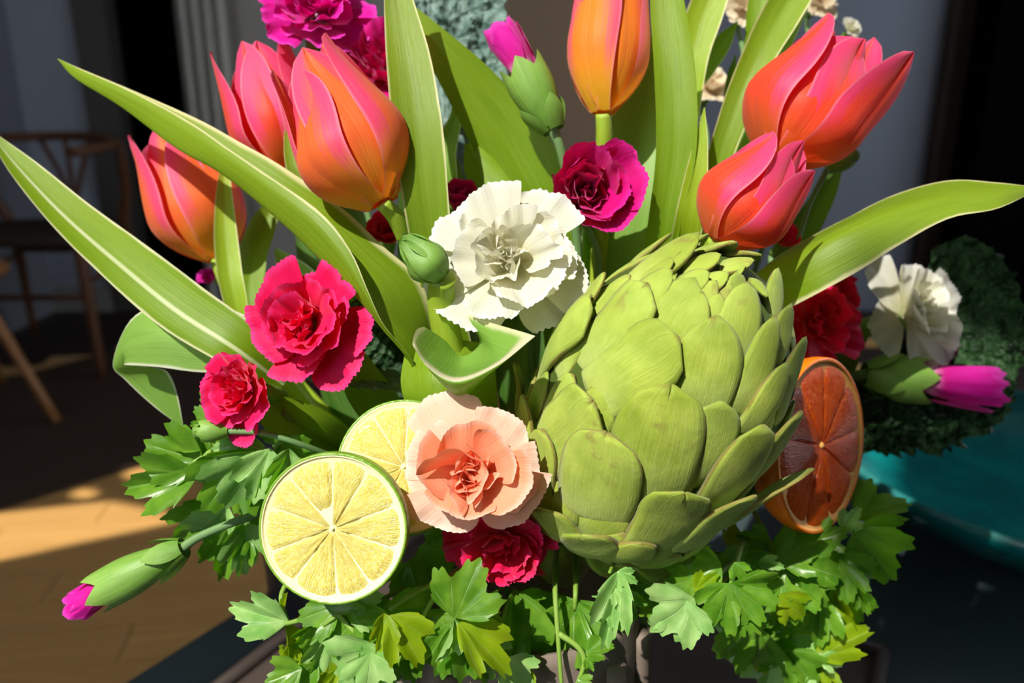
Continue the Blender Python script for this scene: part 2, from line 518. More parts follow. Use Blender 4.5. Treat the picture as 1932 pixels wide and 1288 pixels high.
# curtain hanging beside the dark doorway
ct = thing('curtain', 'pale grey linen curtain hanging beside the dark doorway', 'curtain', (wx(400), YF - .12, 0.05))
cx0, cx1 = wx(352, 200, YF - .1), wx(452, 200, YF - .1)
v = []
nu = 60
for j in range(2):
    for i in range(nu):
        t = i / (nu - 1)
        v.append((cx0 + (cx1 - cx0) * t, YF - .11 + .022 * math.sin(t * 2 * PI * 4.5) + .006 * math.sin(t * 31), .05 + j * 2.75))
mesh('cloth', v, grid_faces(nu, 2), CURT, ct)
wtube('curtain_rod', [(cx0 - .05, YF - .1, 2.82, .012), (cx1 + .25, YF - .1, 2.82, .012)], DARKM, ct)

# black cabinet on the far right
cb = thing('tall_cabinet', 'tall black cabinet filling the far right of the room', 'cabinet', (wx(1900), YF - .3, 0))
x0, x1 = wx(1800), XR - .05
box('body', x0, x1, YF - .18, YF + .02, 0, 2.6, simple('black_lacquer', srgb(4, 4, 5), 1.0, .02), cb)
xm = (x0 + x1) / 2
for a, b_ in ((x0 + .01, xm - .004), (xm + .004, x1 - .01)):
    d_ = box('door', a, b_, YF - .2, YF - .181, .06, 2.58, simple('black_lacquer_door', srgb(4, 4, 5), 1.0, .02), cb, bevel=.002)
    mx_ = b_ - .04 if a < xm - .2 else a + .03
    v, f = box_vf(mx_, mx_ + .012, YF - .225, YF - .2, 1.1, 1.3)
    mesh('handle', v, f, DARKM, d_, smooth=False)

# rug
RUGM = simple('rug_wool', srgb(72, 58, 50), 1.0, .05, .35, 90, .8, .004)
rp = [on_plane_z(px, py, 0.0) for px, py in ((-320, 1035), (60, 945), (330, 862), (700, 742))]
a, b_ = rp[1], rp[3]
dirx = (b_ - a).normalized(); nrm = Vector((-dirx.y, dirx.x, 0))
c0 = a - dirx * .62; 
rv = [c0, c0 + dirx * 2.0, c0 + dirx * 2.0 + nrm * 1.15, c0 + nrm * 1.15]
rv = [Vector((max(q.x, XL + .02), q.y, 0)) for q in rv]
rug = mesh('rug', [q + Vector((0, 0, .0005)) for q in rv] + [q + Vector((0, 0, .008)) for q in rv],
           [(3, 2, 1, 0), (4, 5, 6, 7)] + [(i, (i + 1) % 4, (i + 1) % 4 + 4, i + 4) for i in range(4)], RUGM, smooth=False, origin=rv[0])
tag(rug, 'dark brown wool rug lying under the wooden chair', 'rug')

# ------------------------------------------------------------------ wooden round-back chair, left
WOOD = simple('chair_walnut', srgb(92, 56, 32), .45, .4, .3, 25, .1)
WOOD_L = simple('chair_oak_leg', srgb(150, 102, 58), .45, .4, .25, 25, .1)
CORD = simple('woven_cord', srgb(60, 50, 42), .9, .1, .3, 200, .6, .002)
ch_c = on_plane_z(20, 640, 0.0); ch_c = Vector((-1.58, 2.66, 0.0085))
ch = thing('dining_chair', 'dark wooden chair with a curved armrest and woven seat', 'chair', ch_c)
def cp(x, y, z): return (ch_c.x + x, ch_c.y + y, ch_c.z + z)
arm = []
for i in range(15):
    an = math.radians(-35 + 250 * i / 14)
    arm.append(cp(.275 * math.cos(an), .25 * math.sin(an) - .02, .715 + .02 * math.sin(an)) + (.016,))
wtube('armrest', arm, WOOD, ch, 10, 40)
for sx in (-1, 1):
    wtube('front_leg', [cp(sx * .235, -.215, .43) + (.019,), cp(sx * .25, -.23, .2) + (.018,), cp(sx * .265, -.25, 0) + (.012,)], WOOD, ch)
    wtube('back_leg', [cp(sx * .255, .10, .71) + (.015,), cp(sx * .235, .14, .55) + (.018,), cp(sx * .2, .17, .4) + (.019,), cp(sx * .235, .24, 0) + (.012,)], WOOD, ch)
    wtube('side_rail', [cp(sx * .235, -.215, .30) + (.010,), cp(sx * .205, .18, .32) + (.010,)], WOOD, ch)
wtube('front_rail', [cp(-.24, -.22, .26) + (.010,), cp(.24, -.22, .26) + (.010,)], WOOD, ch)
wtube('back_rail', [cp(-.205, .18, .34) + (.010,), cp(.205, .18, .34) + (.010,)], WOOD, ch)
v, f = [], []
for k, (z, s) in enumerate(((.415, .97), (.425, 1.0), (.445, 1.0), (.452, .95), (.44, .5))):
    for i in range(24):
        an = 2 * PI * i / 24
        c, s_ = math.cos(an), math.sin(an)
        q = (abs(c) ** 5 + abs(s_) ** 5) ** -0.2
        v.append(Vector(cp(.245 * c * q * s * (1 - .08 * (s_ > 0)), .2 * s_ * q * s - .01, z)))
f = grid_faces(24, 5, 0, True) + [tuple(range(23, -1, -1)), tuple(range(96, 120))]
mesh('seat', v, f, CORD, ch)
for sx in (-1, 0, 1):
    wtube('back_splat', [cp(sx * .01, .19, .45) + (.011,), cp(sx * .03, .235, .58) + (.010,), cp(sx * .085, .235, .72) + (.009,)], WOOD, ch)

# splay-legged oak stool at the left edge
sf = on_plane_z(112, 800, 0.0); sf.z = 0.0085
sc_ = Vector((sf.x - .26, sf.y + .05, sf.z))
st = thing('wooden_stool', 'light oak stool with splayed legs at the left edge', 'stool', sc_)
for k in range(3):
    an = math.radians(-12 + 120 * k)
    wtube('leg', [(sc_.x + .07 * math.cos(an), sc_.y + .07 * math.sin(an), sc_.z + .40, .016), (sc_.x + .265 * math.cos(an), sc_.y + .265 * math.sin(an), sc_.z, .0125)], WOOD_L, st)
v = []
for r, z in ((0, .395), (.13, .395), (.145, .405), (.145, .42), (.138, .428), (0, .426)):
    for i in range(28):
        v.append((sc_.x + r * math.cos(2 * PI * i / 28), sc_.y + r * math.sin(2 * PI * i / 28), sc_.z + z))
mesh('seat', v, grid_faces(28, 6, 0, True), WOOD_L, st)

# ------------------------------------------------------------------ low table, tray, bowl, vase, tumbler
TZ = 0.45
TEAL_T = simple('table_teal_slate', srgb(58, 72, 74), .5, .4, .15, 12, .1)
TRAYM = simple('tray_brown_grey', srgb(70, 60, 54), .55, .35, .15, 18, .1)
e0 = on_plane_z(230, 1288, TZ); e1 = on_plane_z(480, 1130, TZ)
ed = (e1 - e0).normalized(); en = Vector((ed.y, -ed.x, 0))
tb = thing('low_table', 'low dark teal table under the vase', 'table', (e0.x + .5, e0.y + .2, 0))
A = e0 - ed * .35; B = e0 + ed * 0.92; Lw = 1.0
quad = [A, B, B + en * Lw, A + en * Lw]
def slab(quad, z0, z1):
    v = [Vector((q.x, q.y, z0)) for q in quad] + [Vector((q.x, q.y, z1)) for q in quad]
    return v, [(0, 1, 2, 3), (7, 6, 5, 4)] + [(i, i + 4, (i + 1) % 4 + 4, (i + 1) % 4) for i in range(4)]
v, f = slab(quad, TZ - .035, TZ)
o = mesh('tabletop', v, f, TEAL_T, tb, smooth=False)
bb = o.modifiers.new('bevel', 'BEVEL'); bb.width = .004; bb.segments = 2
cen = (A + B + quad[2] + quad[3]) / 4
for q in quad:
    c = q + (cen - q).normalized() * .09
    wtube('leg', [(c.x, c.y, TZ - .035, .02), (c.x, c.y, 0.0, .014)], WOOD, tb)
t0 = on_plane_z(430, 1288, TZ + .006); t1 = on_plane_z(530, 1210, TZ + .006)
td = (t1 - t0).normalized(); tn = Vector((td.y, -td.x, 0))
tr = thing('serving_tray', 'flat brown-grey tray with a thin rim under the vase', 'tray', (t0.x, t0.y, TZ))
A2 = t0 - td * .12; B2 = t0 + td * .27
tq = [A2, B2, B2 + tn * .42, A2 + tn * .42]
v, f = slab(tq, TZ + .0005, TZ + .006)
mesh('tray_base', v, f, TRAYM, tr, smooth=False)
for i in range(4):
    a, b_ = tq[i], tq[(i + 1) % 4]
    wtube('rim', [(a.x, a.y, TZ + .009, .0055), (b_.x, b_.y, TZ + .009, .0055)], TRAYM, tr, 8, 2)

def lathe(name, prof, c, mat, parent=None, n=48, sx=1.0):
    v = []
    for r, z in prof:
        for i in range(n):
            an = 2 * PI * i / n
            v.append(Vector((c[0] + r * math.cos(an) * sx, c[1] + r * math.sin(an), c[2] + z)))
    return mesh(name, v, grid_faces(n, len(prof), 0, True), mat, parent, origin=c)

def glaze(name, col, col2, rough=.22):
    m, nt, out = newmat(name); b = N(nt)
    ob = b.obj()
    n1 = b.noise(ob, 22, 5, .6); n2 = b.noise(ob, 90, 3)
    c = b.mix(b.ss(n1, .35, .7), col, col2)
    b.l(b.princ(c, rough, .5, b.bump(n2, .08, .001)), out.inputs[0])
    return m
TEAL = glaze('teal_glaze', srgb(0, 100, 102), srgb(0, 122, 120))
bc = P(1985, 872, .79)
bowl_r = 390 / FPX * .79
bz = bc.z - TZ
bowl = thing('wide_bowl', 'wide shallow teal glazed bowl behind the orange half', 'bowl', (bc.x, bc.y, TZ))
prof = [(.0, .004), (.07, .004), (.075, .0), (.085, .002), (.11, .02), (bowl_r * .8, bz * .45), (bowl_r * .96, bz * .86), (bowl_r, bz), (bowl_r * .995, bz + .004), (bowl_r * .975, bz + .003),
        (bowl_r * .95, bz - .008), (bowl_r * .85, bz - .022), (bowl_r * .6, bz - .034), (bowl_r * .3, bz - .04), (0, bz - .041)]
lathe('bowl_body', prof, (bc.x, bc.y, TZ), TEAL, bowl, 72)
lathe('rim', [(bowl_r * .975, bz + .003), (bowl_r * .985, bz + .007), (bowl_r * 1.0, bz + .006), (bowl_r * 1.005, bz + .001), (bowl_r * .99, bz - .002), (bowl_r * .975, bz + .003)], (bc.x, bc.y, TZ),
      glaze('teal_glaze_rim', srgb(30, 110, 108), srgb(60, 140, 132), .25), bowl, 72)

STONE = simple('vase_stoneware', srgb(128, 114, 104), .75, .25, .3, 40, .5, .002)
vx = P(985, 1200, .40)
vc = (vx.x, vx.y, TZ + .006)
vh = P(985, 1075, .40).z - vc[2]
vase = thing('stoneware_vase', 'rough taupe stoneware vase holding the bouquet', 'vase', vc)
vr = .060
lathe('vase_body', [(0, 0), (vr * .72, 0), (vr * .8, .006), (vr * .95, vh * .35), (vr, vh * .7), (vr * .96, vh * .97), (vr * .94, vh), (vr * .90, vh), (vr * .89, vh * .9), (vr * .85, vh * .3), (0, vh * .2)], vc, STONE, vase)
for k in range(14):       # broad carved flutes down the outside
    an = 2 * PI * k / 14 + .1
    pts = []
    for z, r in ((.02, vr * .86), (vh * .35, vr * .955), (vh * .7, vr * 1.0), (vh * .92, vr * .975)):
        pts.append((vc[0] + r * math.cos(an), vc[1] + r * math.sin(an), vc[2] + z, .0052))
    wtube('rib', pts, STONE, vase, 8)

CHAR = simple('charcoal_ceramic', srgb(46, 44, 48), .4, .45, .15, 30, .1)
tc = on_plane_z(560, 1195, TZ + .003); tc = Vector((tc.x + .004, tc.y + .06, TZ + .0005))
dep = (tc - CAM).dot(FV)
tr_ = 95 / FPX * dep
tu = thing('charcoal_tumbler', 'dark charcoal ceramic tumbler behind the front lime half', 'tumbler', tc)
th_ = .16
lathe('tumbler_body', [(0, 0), (tr_ * .9, 0), (tr_ * .95, .004), (tr_, th_ * .5), (tr_, th_), (tr_ * .93, th_), (tr_ * .9, .02), (0, .015)], tc, CHAR, tu)
lathe('rim', [(tr_ * .93, th_), (tr_ * .965, th_ + .003), (tr_, th_), (tr_ * .93, th_)], tc, CHAR, tu)
# ------------------------------------------------------------------ artichoke
def arti_mat():
    m, nt, out = newmat('artichoke_bract'); b = N(nt)
    uvv, u, v = b.uv()
    ob = b.obj()
    fib = b.noise(uvv, 1.0, 5, .65, sx=(46, 3, 1))
    bl = b.noise(ob, 55, 3); fine = b.noise(ob, 420, 4)
    rnd = b.rand()
    col = b.mix(b.ss(bl, .3, .72), srgb(124, 148, 36), srgb(170, 188, 72))
    col = b.mix(b.math('MULTIPLY', b.ss(fib, .42, .8), .4), col, srgb(206, 216, 130))
    col = b.mix(b.math('MULTIPLY', rnd, .3), col, srgb(164, 190, 84))
    # paler towards the base, dry brown nicks at the rim of the tip
    col = b.mix(b.math('MULTIPLY', b.math('SUBTRACT', 1.0, b.ss(v, .1, .55)), .45), col, srgb(190, 204, 120))
    col = b.mix(b.math('MULTIPLY', b.ss(b.noise(ob, 38, 2), .45, .7), .4), col, srgb(150, 164, 40))
    brown = b.math('MULTIPLY', b.ss(b.noise(ob, 95, 3), .60, .70), b.ss(v, .35, .9))
    col = b.mix(b.math('MULTIPLY', brown, .45), col, srgb(128, 100, 58))
    ac = b.math('ABSOLUTE', b.math('MULTIPLY', b.math('SUBTRACT', u, .5), 2.0))
    rim = b.math('MAXIMUM', b.ss(v, .95, 1.0), b.ss(ac, .93, 1.0))
    col = b.mix(b.math('MULTIPLY', rim, b.math('MULTIPLY', b.ss(bl, .35, .55), .8)), col, srgb(118, 96, 48))
    nrm = b.bump(b.math('ADD', b.math('MULTIPLY', fib, 1.0), b.math('MULTIPLY', fine, .6)), .45, .0009)
    b.l(b.princ(col, .55, .3, nrm, **{'Sheen Weight': .12, 'Subsurface Weight': 0.0}), out.inputs[0])
    return m
ARTI = arti_mat()
ARTI_IN = simple('artichoke_core', srgb(70, 88, 30), .7, .2)  # core colour darkened so the gaps between bracts look shaded

AC = P(1243, 748, .345)
AX = CV(.36, .79, .50)
K = .345 / FPX
AR = 232 * K; AL = 318 * K
_x = (CV(1, 0, 0) - AX * CV(1, 0, 0).dot(AX)).normalized(); _y = AX.cross(_x)
ABASIS = (_x, _y, AX)
def eloc(p):
    q = p - AC
    return Vector((q.dot(_x), q.dot(_y), q.dot(AX)))
def eworld(q):
    return AC + _x * q.x + _y * q.y + AX * q.z
def rad_at(z):
    """profile radius at height z along axis (-AL..AL)"""
    t = max(-1.0, min(1.0, z / AL))
    if t < 0:
        return AR * max(0.0, 1 - abs(t) ** 6.5) ** .5
    return AR * max(0.0, 1 - t ** 2.0) ** .55
def eproj(q, s=1.0):
    """push a local point to the body surface times s (radially from the axis-near centre)"""
    ql = q.length
    lo, hi = 0.0, 3.0 * AL / max(ql, 1e-6)
    for _ in range(26):
        m_ = (lo + hi) / 2
        p = q * m_
        ins = abs(p.z) < AL and math.hypot(p.x, p.y) < rad_at(p.z)
        if ins: lo = m_
        else: hi = m_
    return q * lo * s
def eray(px, py):
    o = CAM; dv = (P(px, py, 1.0) - CAM).normalized()
    tc_ = (AC - o).dot(dv)
    best = None
    n = 160
    bestd = 9
    bp = None
    for i in range(n + 1):
        t = tc_ - .12 + .24 * i / n
        q = eloc(o + dv * t)
        r = math.hypot(q.x, q.y)
        ra = rad_at(q.z) if abs(q.z) < AL else 0
        if abs(q.z) < AL and r < ra:
            return eproj(q)
        g = (r - ra) + max(0, abs(q.z) - AL)
        if g < bestd: bestd = g; bp = q
    return eproj(bp)

arti = thing('artichoke', 'large green globe artichoke leaning in the middle of the bouquet', 'artichoke', AC - AX * AL)
v, f = [], []
for j in range(21):
    z = -AL + 2 * AL * j / 20
    for i in range(28):
        an = 2 * PI * i / 28
        v.append(eworld(Vector((math.cos(an) * rad_at(z) * .955, math.sin(an) * rad_at(z) * .955, z * .955))))
mesh('heart', v, grid_faces(28, 21, 0, True), ARTI_IN, arti)
bp_ = AC - AX * AL
wv, wf = tube_vf([(bp_ + AX * .01, .015), (bp_ - AX * .02, .014), (bp_ - AX * .04, .014)], 14)
mesh('stalk', wv, wf, ARTI, arti)

def bract(tip, base, hw, s0=.97, s1=1.045, curl=0.0, notch=0.0, seed=0, pts=False, point=.5, thick=.0017, puff=.012):
    """tip/base as pixels (or local points), hw in pixels"""
    T = tip if pts else eray(*tip)
    B = base if pts else eray(*base)
    W = hw * K
    nv, nu = 13, 9
    top, bot, uv = [], [], []
    rs = random.Random(seed)
    asym = rs.uniform(-.5, .5)
    for j in range(nv):
        t = j / (nv - 1)
        q = B.lerp(T, t); q2 = B.lerp(T, min(1, t + .04)); q1 = B.lerp(T, max(0, t - .04))
        c = eproj(q)
        tan = (eproj(q2) - eproj(q1)).normalized()
        nr = c.normalized()
        wd = tan.cross(nr).normalized()
        # outline: broad, rounded or pointed top
        wdt = W * (0.92 + 0.08 * math.sin(min(t / .45, 1) * PI / 2))
        if t > .45:
            x = (t - .45) / .55
            wdt = W * max(0.0, 1 - x ** (2.6 - point * (1 if point > 0 else 2.2))) ** max(.3, .5 + .25 * point)
        wdt = max(wdt, W * .06) * (1 + .10 * nz(t * 3.1, seed * 1.3, 2.0))
        for i in range(nu):
            u = -1 + 2 * i / (nu - 1)
            p = c + wd * (u + asym * t * (1 - t)) * wdt
            ed_ = abs(u) ** 2.2
            s = s0 + (s1 - s0) * (t ** .8) + puff * math.sin(PI * min(1, t * 1.02)) ** .7 * (1 - ed_) - .005 * ed_
            # tip bends outward
            s += curl * max(0, t - .62) ** 1.5 * 2.2
            s += .004 * nz(p.x * 90, p.y * 90, p.z * 90 + seed)
            if notch and t > .86 and abs(u) < .22:
                p = p - tan * notch * W * (t - .86) * 6 * (1 - abs(u) / .22)
            e = eproj(p, s)
            top.append(eworld(e)); uv.append(((u + 1) / 2, t))
            th = thick * (1.5 - t * .9)
            bot.append(eworld(eproj(p, s - th / AR)))
    n = len(top)
    f = grid_faces(nu, nv)
    f2 = [tuple(reversed([i + n for i in q])) for q in f]
    rimf = []
    loop = [i for i in range(nu)] + [j * nu + nu - 1 for j in range(1, nv)] + [(nv - 1) * nu + i for i in range(nu - 2, -1, -1)] + [j * nu for j in range(nv - 2, 0, -1)]
    for a in range(len(loop)):
        b_ = (a + 1) % len(loop)
        rimf.append((loop[b_], loop[a], loop[a] + n, loop[b_] + n))
    return mesh('bract', top + bot, f + f2 + rimf, ARTI, arti, uvs=uv + uv)

# rows read off the photograph: (tip, base, half width, s0, s1, curl, notch, point)
BR = [
 ((1130, 600), (985, 705), 54, .97, 1.045, 0, 0, -.7), ((1226, 556), (1090, 705), 52, .97, 1.05, 0, .25, -.6),
 ((1126, 572), (1030, 655), 32, .965, 1.035, 0, 0, .3), ((1150, 532), (1065, 612), 34, .965, 1.03, 0, 0, .2),
 ((1278, 650), (1105, 755), 60, .975, 1.055, 0, 0, -.4), ((1135, 755), (1000, 870), 62, .98, 1.06, .02, .15, -.5),
 ((1158, 806), (1118, 995), 78, .99, 1.085, 0, .05, -.1), ((1262, 728), (1218, 965), 82, .985, 1.075, .03, .2, .0),
 ((1340, 614), (1310, 790), 68, .97, 1.05, 0, 0, .9), ((1432, 616), (1398, 790), 32, .975, 1.06, .02, 0, .5),
 ((1460, 690), (1412, 830), 32, .975, 1.05, 0, 0, .5), ((1407, 792), (1330, 985), 52, .985, 1.09, .04, 0, .1),
 ((1466, 770), (1404, 930), 38, .985, 1.09, .05, 0, .4), ((1394, 902), (1290, 1050), 46, .99, 1.10, .05, 0, .2),
 ((1285, 900), (1222, 1050), 64, .99, 1.08, .04, .25, -.5), ((1122, 962), (1142, 1056), 46, 1.0, 1.10, .05, .1, -.5),
 ((1050, 926), (1086, 1036), 42, .99, 1.09, .05, .1, -.4), ((1488, 862), (1370, 1035), 46, 1.0, 1.17, .10, 0, .3),
 ((998, 690), (945, 800), 40, .985, 1.08, .10, .2, .2), ((1018, 745), (975, 880), 40, .99, 1.07, .03, 0, .1),
 ((1045, 805), (1010, 950), 44, .98, 1.05, 0, 0, .2), ((1062, 548), (990, 660), 28, .97, 1.04, 0, 0, .2),
 ((1345, 755), (1300, 930), 50, .975, 1.06, .02, 0, .2),
 ((1312, 468), (1165, 548), 44, .965, 1.03, .03, 0, .3), ((1268, 428), (1165, 490), 34, .96, 1.025, 0, 0, .2),
 ((1336, 446), (1250, 448), 28, .955, 1.015, 0, 0, .1), ((1380, 466), (1300, 456), 22, .945, 1.005, 0, 0, .1),
 ((1282, 492), (1195, 500), 27, .96, 1.02, 0, 0, .2), ((1270, 510), (1180, 530), 30, .965, 1.025, 0, 0, .2),
 ((1266, 532), (1175, 590), 34, .965, 1.03, 0, 0, .2), ((1354, 496), (1280, 500), 24, .95, 1.01, 0, 0, .2),
 ((1334, 526), (1262, 552), 26, .955, 1.015, 0, .1, .2), ((1370, 526), (1310, 536), 22, .945, 1.0, 0, 0, .4),
 ((1304, 548), (1222, 652), 42, .965, 1.035, 0, 0, .3), ((1318, 570), (1258, 690), 36, .965, 1.03, 0, 0, .6),
 ((1347, 540), (1302, 590), 24, .955, 1.01, 0, 0, .6), ((1352, 565), (1318, 660), 28, .96, 1.02, 0, 0, .6),
 ((1374, 545), (1352, 610), 20, .95, 1.005, 0, 0, .8), ((1392, 552), (1396, 680), 40, .965, 1.03, 0, 0, .3),
 ((1384, 524), (1402, 570), 24, .95, 1.005, 0, 0, .2), ((1416, 502), (1362, 482), 26, .945, 1.005, 0, 0, .2),
 ((1428, 492), (1385, 452), 22, .95, 1.012, 0, 0, .2), ((1392, 452), (1350, 436), 18, .95, 1.01, 0, 0, .2),
 ((1434, 572), (1432, 508), 14, .955, 1.02, 0, 0, .8), ((1402, 508), (1384, 505), 14, .94, .99, 0, 0, .5),
 ((1468, 590), (1472, 690), 30, .965, 1.04, .03, 0, .4), ((1482, 650), (1478, 780), 34, .975, 1.06, .04, 0, .4),
 ((1455, 520), (1470, 600), 24, .96, 1.025, 0, 0, .4), ((1215, 1000), (1180, 1070), 46, .98, 1.04, 0, 0, .3),
]
for i, (t_, b_, hw, s0, s1, cu, no, pt) in enumerate(BR):
    bract(t_, b_, hw * .95, s0 - .03, s1 + (.034 if hw > 30 else .018), cu * 1.3 + .03, no, i + 1, point=pt)
# loose bottom bracts with split rims
def eang(z, an): return eproj(Vector((math.cos(an), math.sin(an), 0)) * rad_at(z) + Vector((0, 0, z)))
# filler bracts all round (hidden side and gaps), spiral order
ga = 2.39996
for k in range(84):
    t = (k + .5) / 84
    zt = -AL * .80 + t * (AL * 1.72)
    an = k * ga
    L = AL * (.62 - .30 * t)
    tipp = eproj(Vector((math.cos(an) * rad_at(zt), math.sin(an) * rad_at(zt), zt)))
    zb = max(zt - L, -AL * .985)
    bas = eproj(Vector((math.cos(an) * rad_at(zb) * 1.0, math.sin(an) * rad_at(zb) * 1.0, zb)))
    hw = (62 - 36 * t)
    bract(tipp, bas, hw, .95, .99 if t < .9 else .975, 0, 0, 200 + k, pts=True, point=.4)
for an, cu, zz in ((-1.2, .12, -.94), (-.6, .2, -.88), (.1, .24, -.70), (.8, .2, -.62), (1.6, .15, -.6), (2.5, .15, -.62)):
    tp = eang(AL * zz, an); bs = eang(-AL * .985, an)
    bract(tp, bs, 62, 1.0, 1.10, cu, .12, int(an * 100) + 900, pts=True, point=.15)

# ------------------------------------------------------------------ citrus
def citrus_mat(name, c1, c2, c3, tc, trans=.3):
    m, nt, out = newmat(name); b = N(nt)
    uvv, u, v = b.uv()
    ves = b.noise(uvv, 1.0, 4, .6, sx=(15, 3.2, 1))
    vo = b.n('ShaderNodeTexVoronoi'); mp = b.n('ShaderNodeMapping'); mp.inputs['Scale'].default_value = (12, 3.6, 1)
    b.l(uvv, mp.inputs[0]); b.l(mp.outputs[0], vo.inputs['Vector'])
    col = b.mix(b.ss(ves, .3, .7), c1, c2)
    col = b.mix(b.math('MULTIPLY', b.ss(vo.outputs['Distance'], .45, .8), .5), col, c3)
    h = b.math('ADD', ves, b.math('MULTIPLY', vo.outputs['Distance'], .8))
    nrm = b.bump(h, .55, .0011)
    b.l(b.thin(col, tc, trans, .2, .35, nrm, **{'Coat Weight': .1, 'Coat Roughness': .08}), out.inputs[0])
    return m
LIME_F = citrus_mat('lime_flesh', srgb(222, 200, 74), srgb(241, 226, 122), srgb(252, 246, 196), srgb(255, 236, 90), .08)
ORANGE_F = citrus_mat('orange_flesh', srgb(206, 66, 6), srgb(228, 92, 14), srgb(244, 156, 70), srgb(255, 90, 0))
PITH = simple('lime_pith', srgb(240, 234, 176), .6, .3, .06, 200, .3)
PITH_O = simple('orange_pith', srgb(240, 176, 96), .6, .3, .08, 200, .3)
def rind_mat(name, col, col2):
    m, nt, out = newmat(name); b = N(nt)
    vo = b.n('ShaderNodeTexVoronoi'); vo.inputs['Scale'].default_value = 420
    b.l(b.obj(), vo.inputs['Vector'])
    nf = b.noise(b.obj(), 60, 3)
    b.l(b.princ(b.mix(nf, col, col2), .35, .5, b.bump(vo.outputs['Distance'], .35, .0008)), out.inputs[0])
    return m
RIND_L = rind_mat('lime_rind', srgb(92, 140, 30), srgb(140, 176, 60))
RIND_O = rind_mat('orange_rind', srgb(246, 110, 10), srgb(255, 136, 20))

def citrus(name, label, catg, c, nrm, up, R, depth, flesh, pith, rind, nseg=9, rot=0.0, fr=.87, core=.07, squash=1.0, cup=0.0, missing=None, group=None):
    nrm = nrm.normalized(); up = (up - nrm * up.dot(nrm)).normalized(); rt = up.cross(nrm).normalized()
    def W(x, y, z): return c + rt * x * squash + up * y + nrm * z
    th = thing(name, label, catg, c, group)
    n = 56
    prof = [(R, 0)] + [(R * math.cos(a) * (1 + .05 * math.sin(2 * a)), -depth * math.sin(a)) for a in [PI / 2 * k / 10 for k in range(1, 10)]] + [(R * .02, -depth)]
    prof = [(R * .965, .0004), (R * .985, .0007)] + prof
    v = []
    for r, z in prof:
        for i in range(n):
            an = 2 * PI * i / n
            rr = r * (1 + .012 * nz(math.cos(an) * 1.5, math.sin(an) * 1.5, 3.3 + R * 50))
            v.append(W(rr * math.cos(an), rr * math.sin(an), z))
    mesh('rind', v, grid_faces(n, len(prof), 0, True), rind, th)
    v = []
    pr = [(0, -.0005), (R * .3, -.0005 + cup), (R * fr, -.0004), (R * (fr + .03), .0001), (R * .95, .0006), (R * .972, .0002)]
    for r, z in pr:
        for i in range(n):
            an = 2 * PI * i / n
            rr = r * (1 + .012 * nz(math.cos(an) * 1.5, math.sin(an) * 1.5, 3.3 + R * 50))
            v.append(W(rr * math.cos(an), rr * math.sin(an), z))
    pt = mesh('pith', v, grid_faces(n, len(pr), 0, True), pith, th)
    v = []
    for r, z in ((0, .0006), (R * core * .6, .0006), (R * core, -.0004), (R * core * 1.1, -.002)):
        for i in range(14):
            an = 2 * PI * i / 14
            rr = r * (1 + .25 * nz(math.cos(an), math.sin(an), 8.1))
            v.append(W(rr * math.cos(an), rr * math.sin(an), z))
    mesh('core', v, grid_faces(14, 4, 0, True), pith, th)
    rs = random.Random(int(R * 1e5) + nseg)
    edges = [rot + 2 * PI * k / nseg + rs.uniform(-.07, .07) for k in range(nseg)]
    for k in range(nseg):
        a0 = edges[k]; a1 = edges[(k + 1) % nseg] + (2 * PI if k == nseg - 1 else 0)
        nu, nv = 11, 12
        vv, uv = [], []
        for j in range(nv):
            t = j / (nv - 1)
            for i in range(nu):
                s = i / (nu - 1)
                an = a0 + (a1 - a0) * s
                rin = R * core * 1.15
                rout = R * fr * (1 - .05 * abs(2 * s - 1) ** 3)
                r = rin + (rout - rin) * t
                # constant-width membrane gap
                gap = R * .004
                an2 = a0 + (a1 - a0) * .5 + (an - (a0 + a1) / 2) * max(.05, 1 - 2 * gap / max(r * (a1 - a0), 1e-6))
                edge = min(1, (1 - abs(2 * s - 1)) * 5) * min(1, t * 10) * min(1, (1 - t) * 9)
                z = -.0006 + .0010 * edge + .0007 * nz(r * 900 * .5, an * 6, k) * edge
                if missing and k in missing and t < .38: z -= .004 * (1 - t / .38)
                rr = r * (1 + .012 * nz(math.cos(an2) * 1.5, math.sin(an2) * 1.5, 3.3 + R * 50))
                vv.append(W(rr * math.cos(an2), rr * math.sin(an2), z)); uv.append((s + k, t))
        mesh('segment', vv, grid_faces(nu, nv), flesh, th, uvs=uv)
    return th

lc = P(627, 997, .300)
citrus('lime_half', 'halved lime facing the viewer beside the peach carnation', 'lime', lc, CV(-.06, .02, 1), CV(0, 1, 0), 143 * .300 / FPX, .026, LIME_F, PITH, RIND_L, 10, .35, .915, .03, missing=(2,), group='lime halves')
lc2 = P(762, 880, .328)
citrus('lime_half', 'second lime half tucked behind the front one and the peach carnation', 'lime', lc2, CV(.05, .25, 1), CV(0, 1, 0), 128 * .328 / FPX, .020, LIME_F, PITH, RIND_L, 9, .1, .905, .035, group='lime halves')
oc = P(1552, 840, .385)
citrus('orange_half', 'cut orange half facing right beside the artichoke', 'orange', oc, CV(.66, -.03, .75), CV(.06, 1, 0), 166 * .385 / FPX, .030, ORANGE_F, PITH_O, RIND_O, 9, .2, .93, .035, cup=-.001)
# ------------------------------------------------------------------ tulips
def frame(axis, ref=None):
    ref = ref or CV(0, 0, 1)
    e1 = ref - axis * ref.dot(axis)
    if e1.length < 1e-3: e1 = CV(0, 1, 0) - axis * CV(0, 1, 0).dot(axis)
    e1.normalize()
    return e1, axis.cross(e1).normalized()

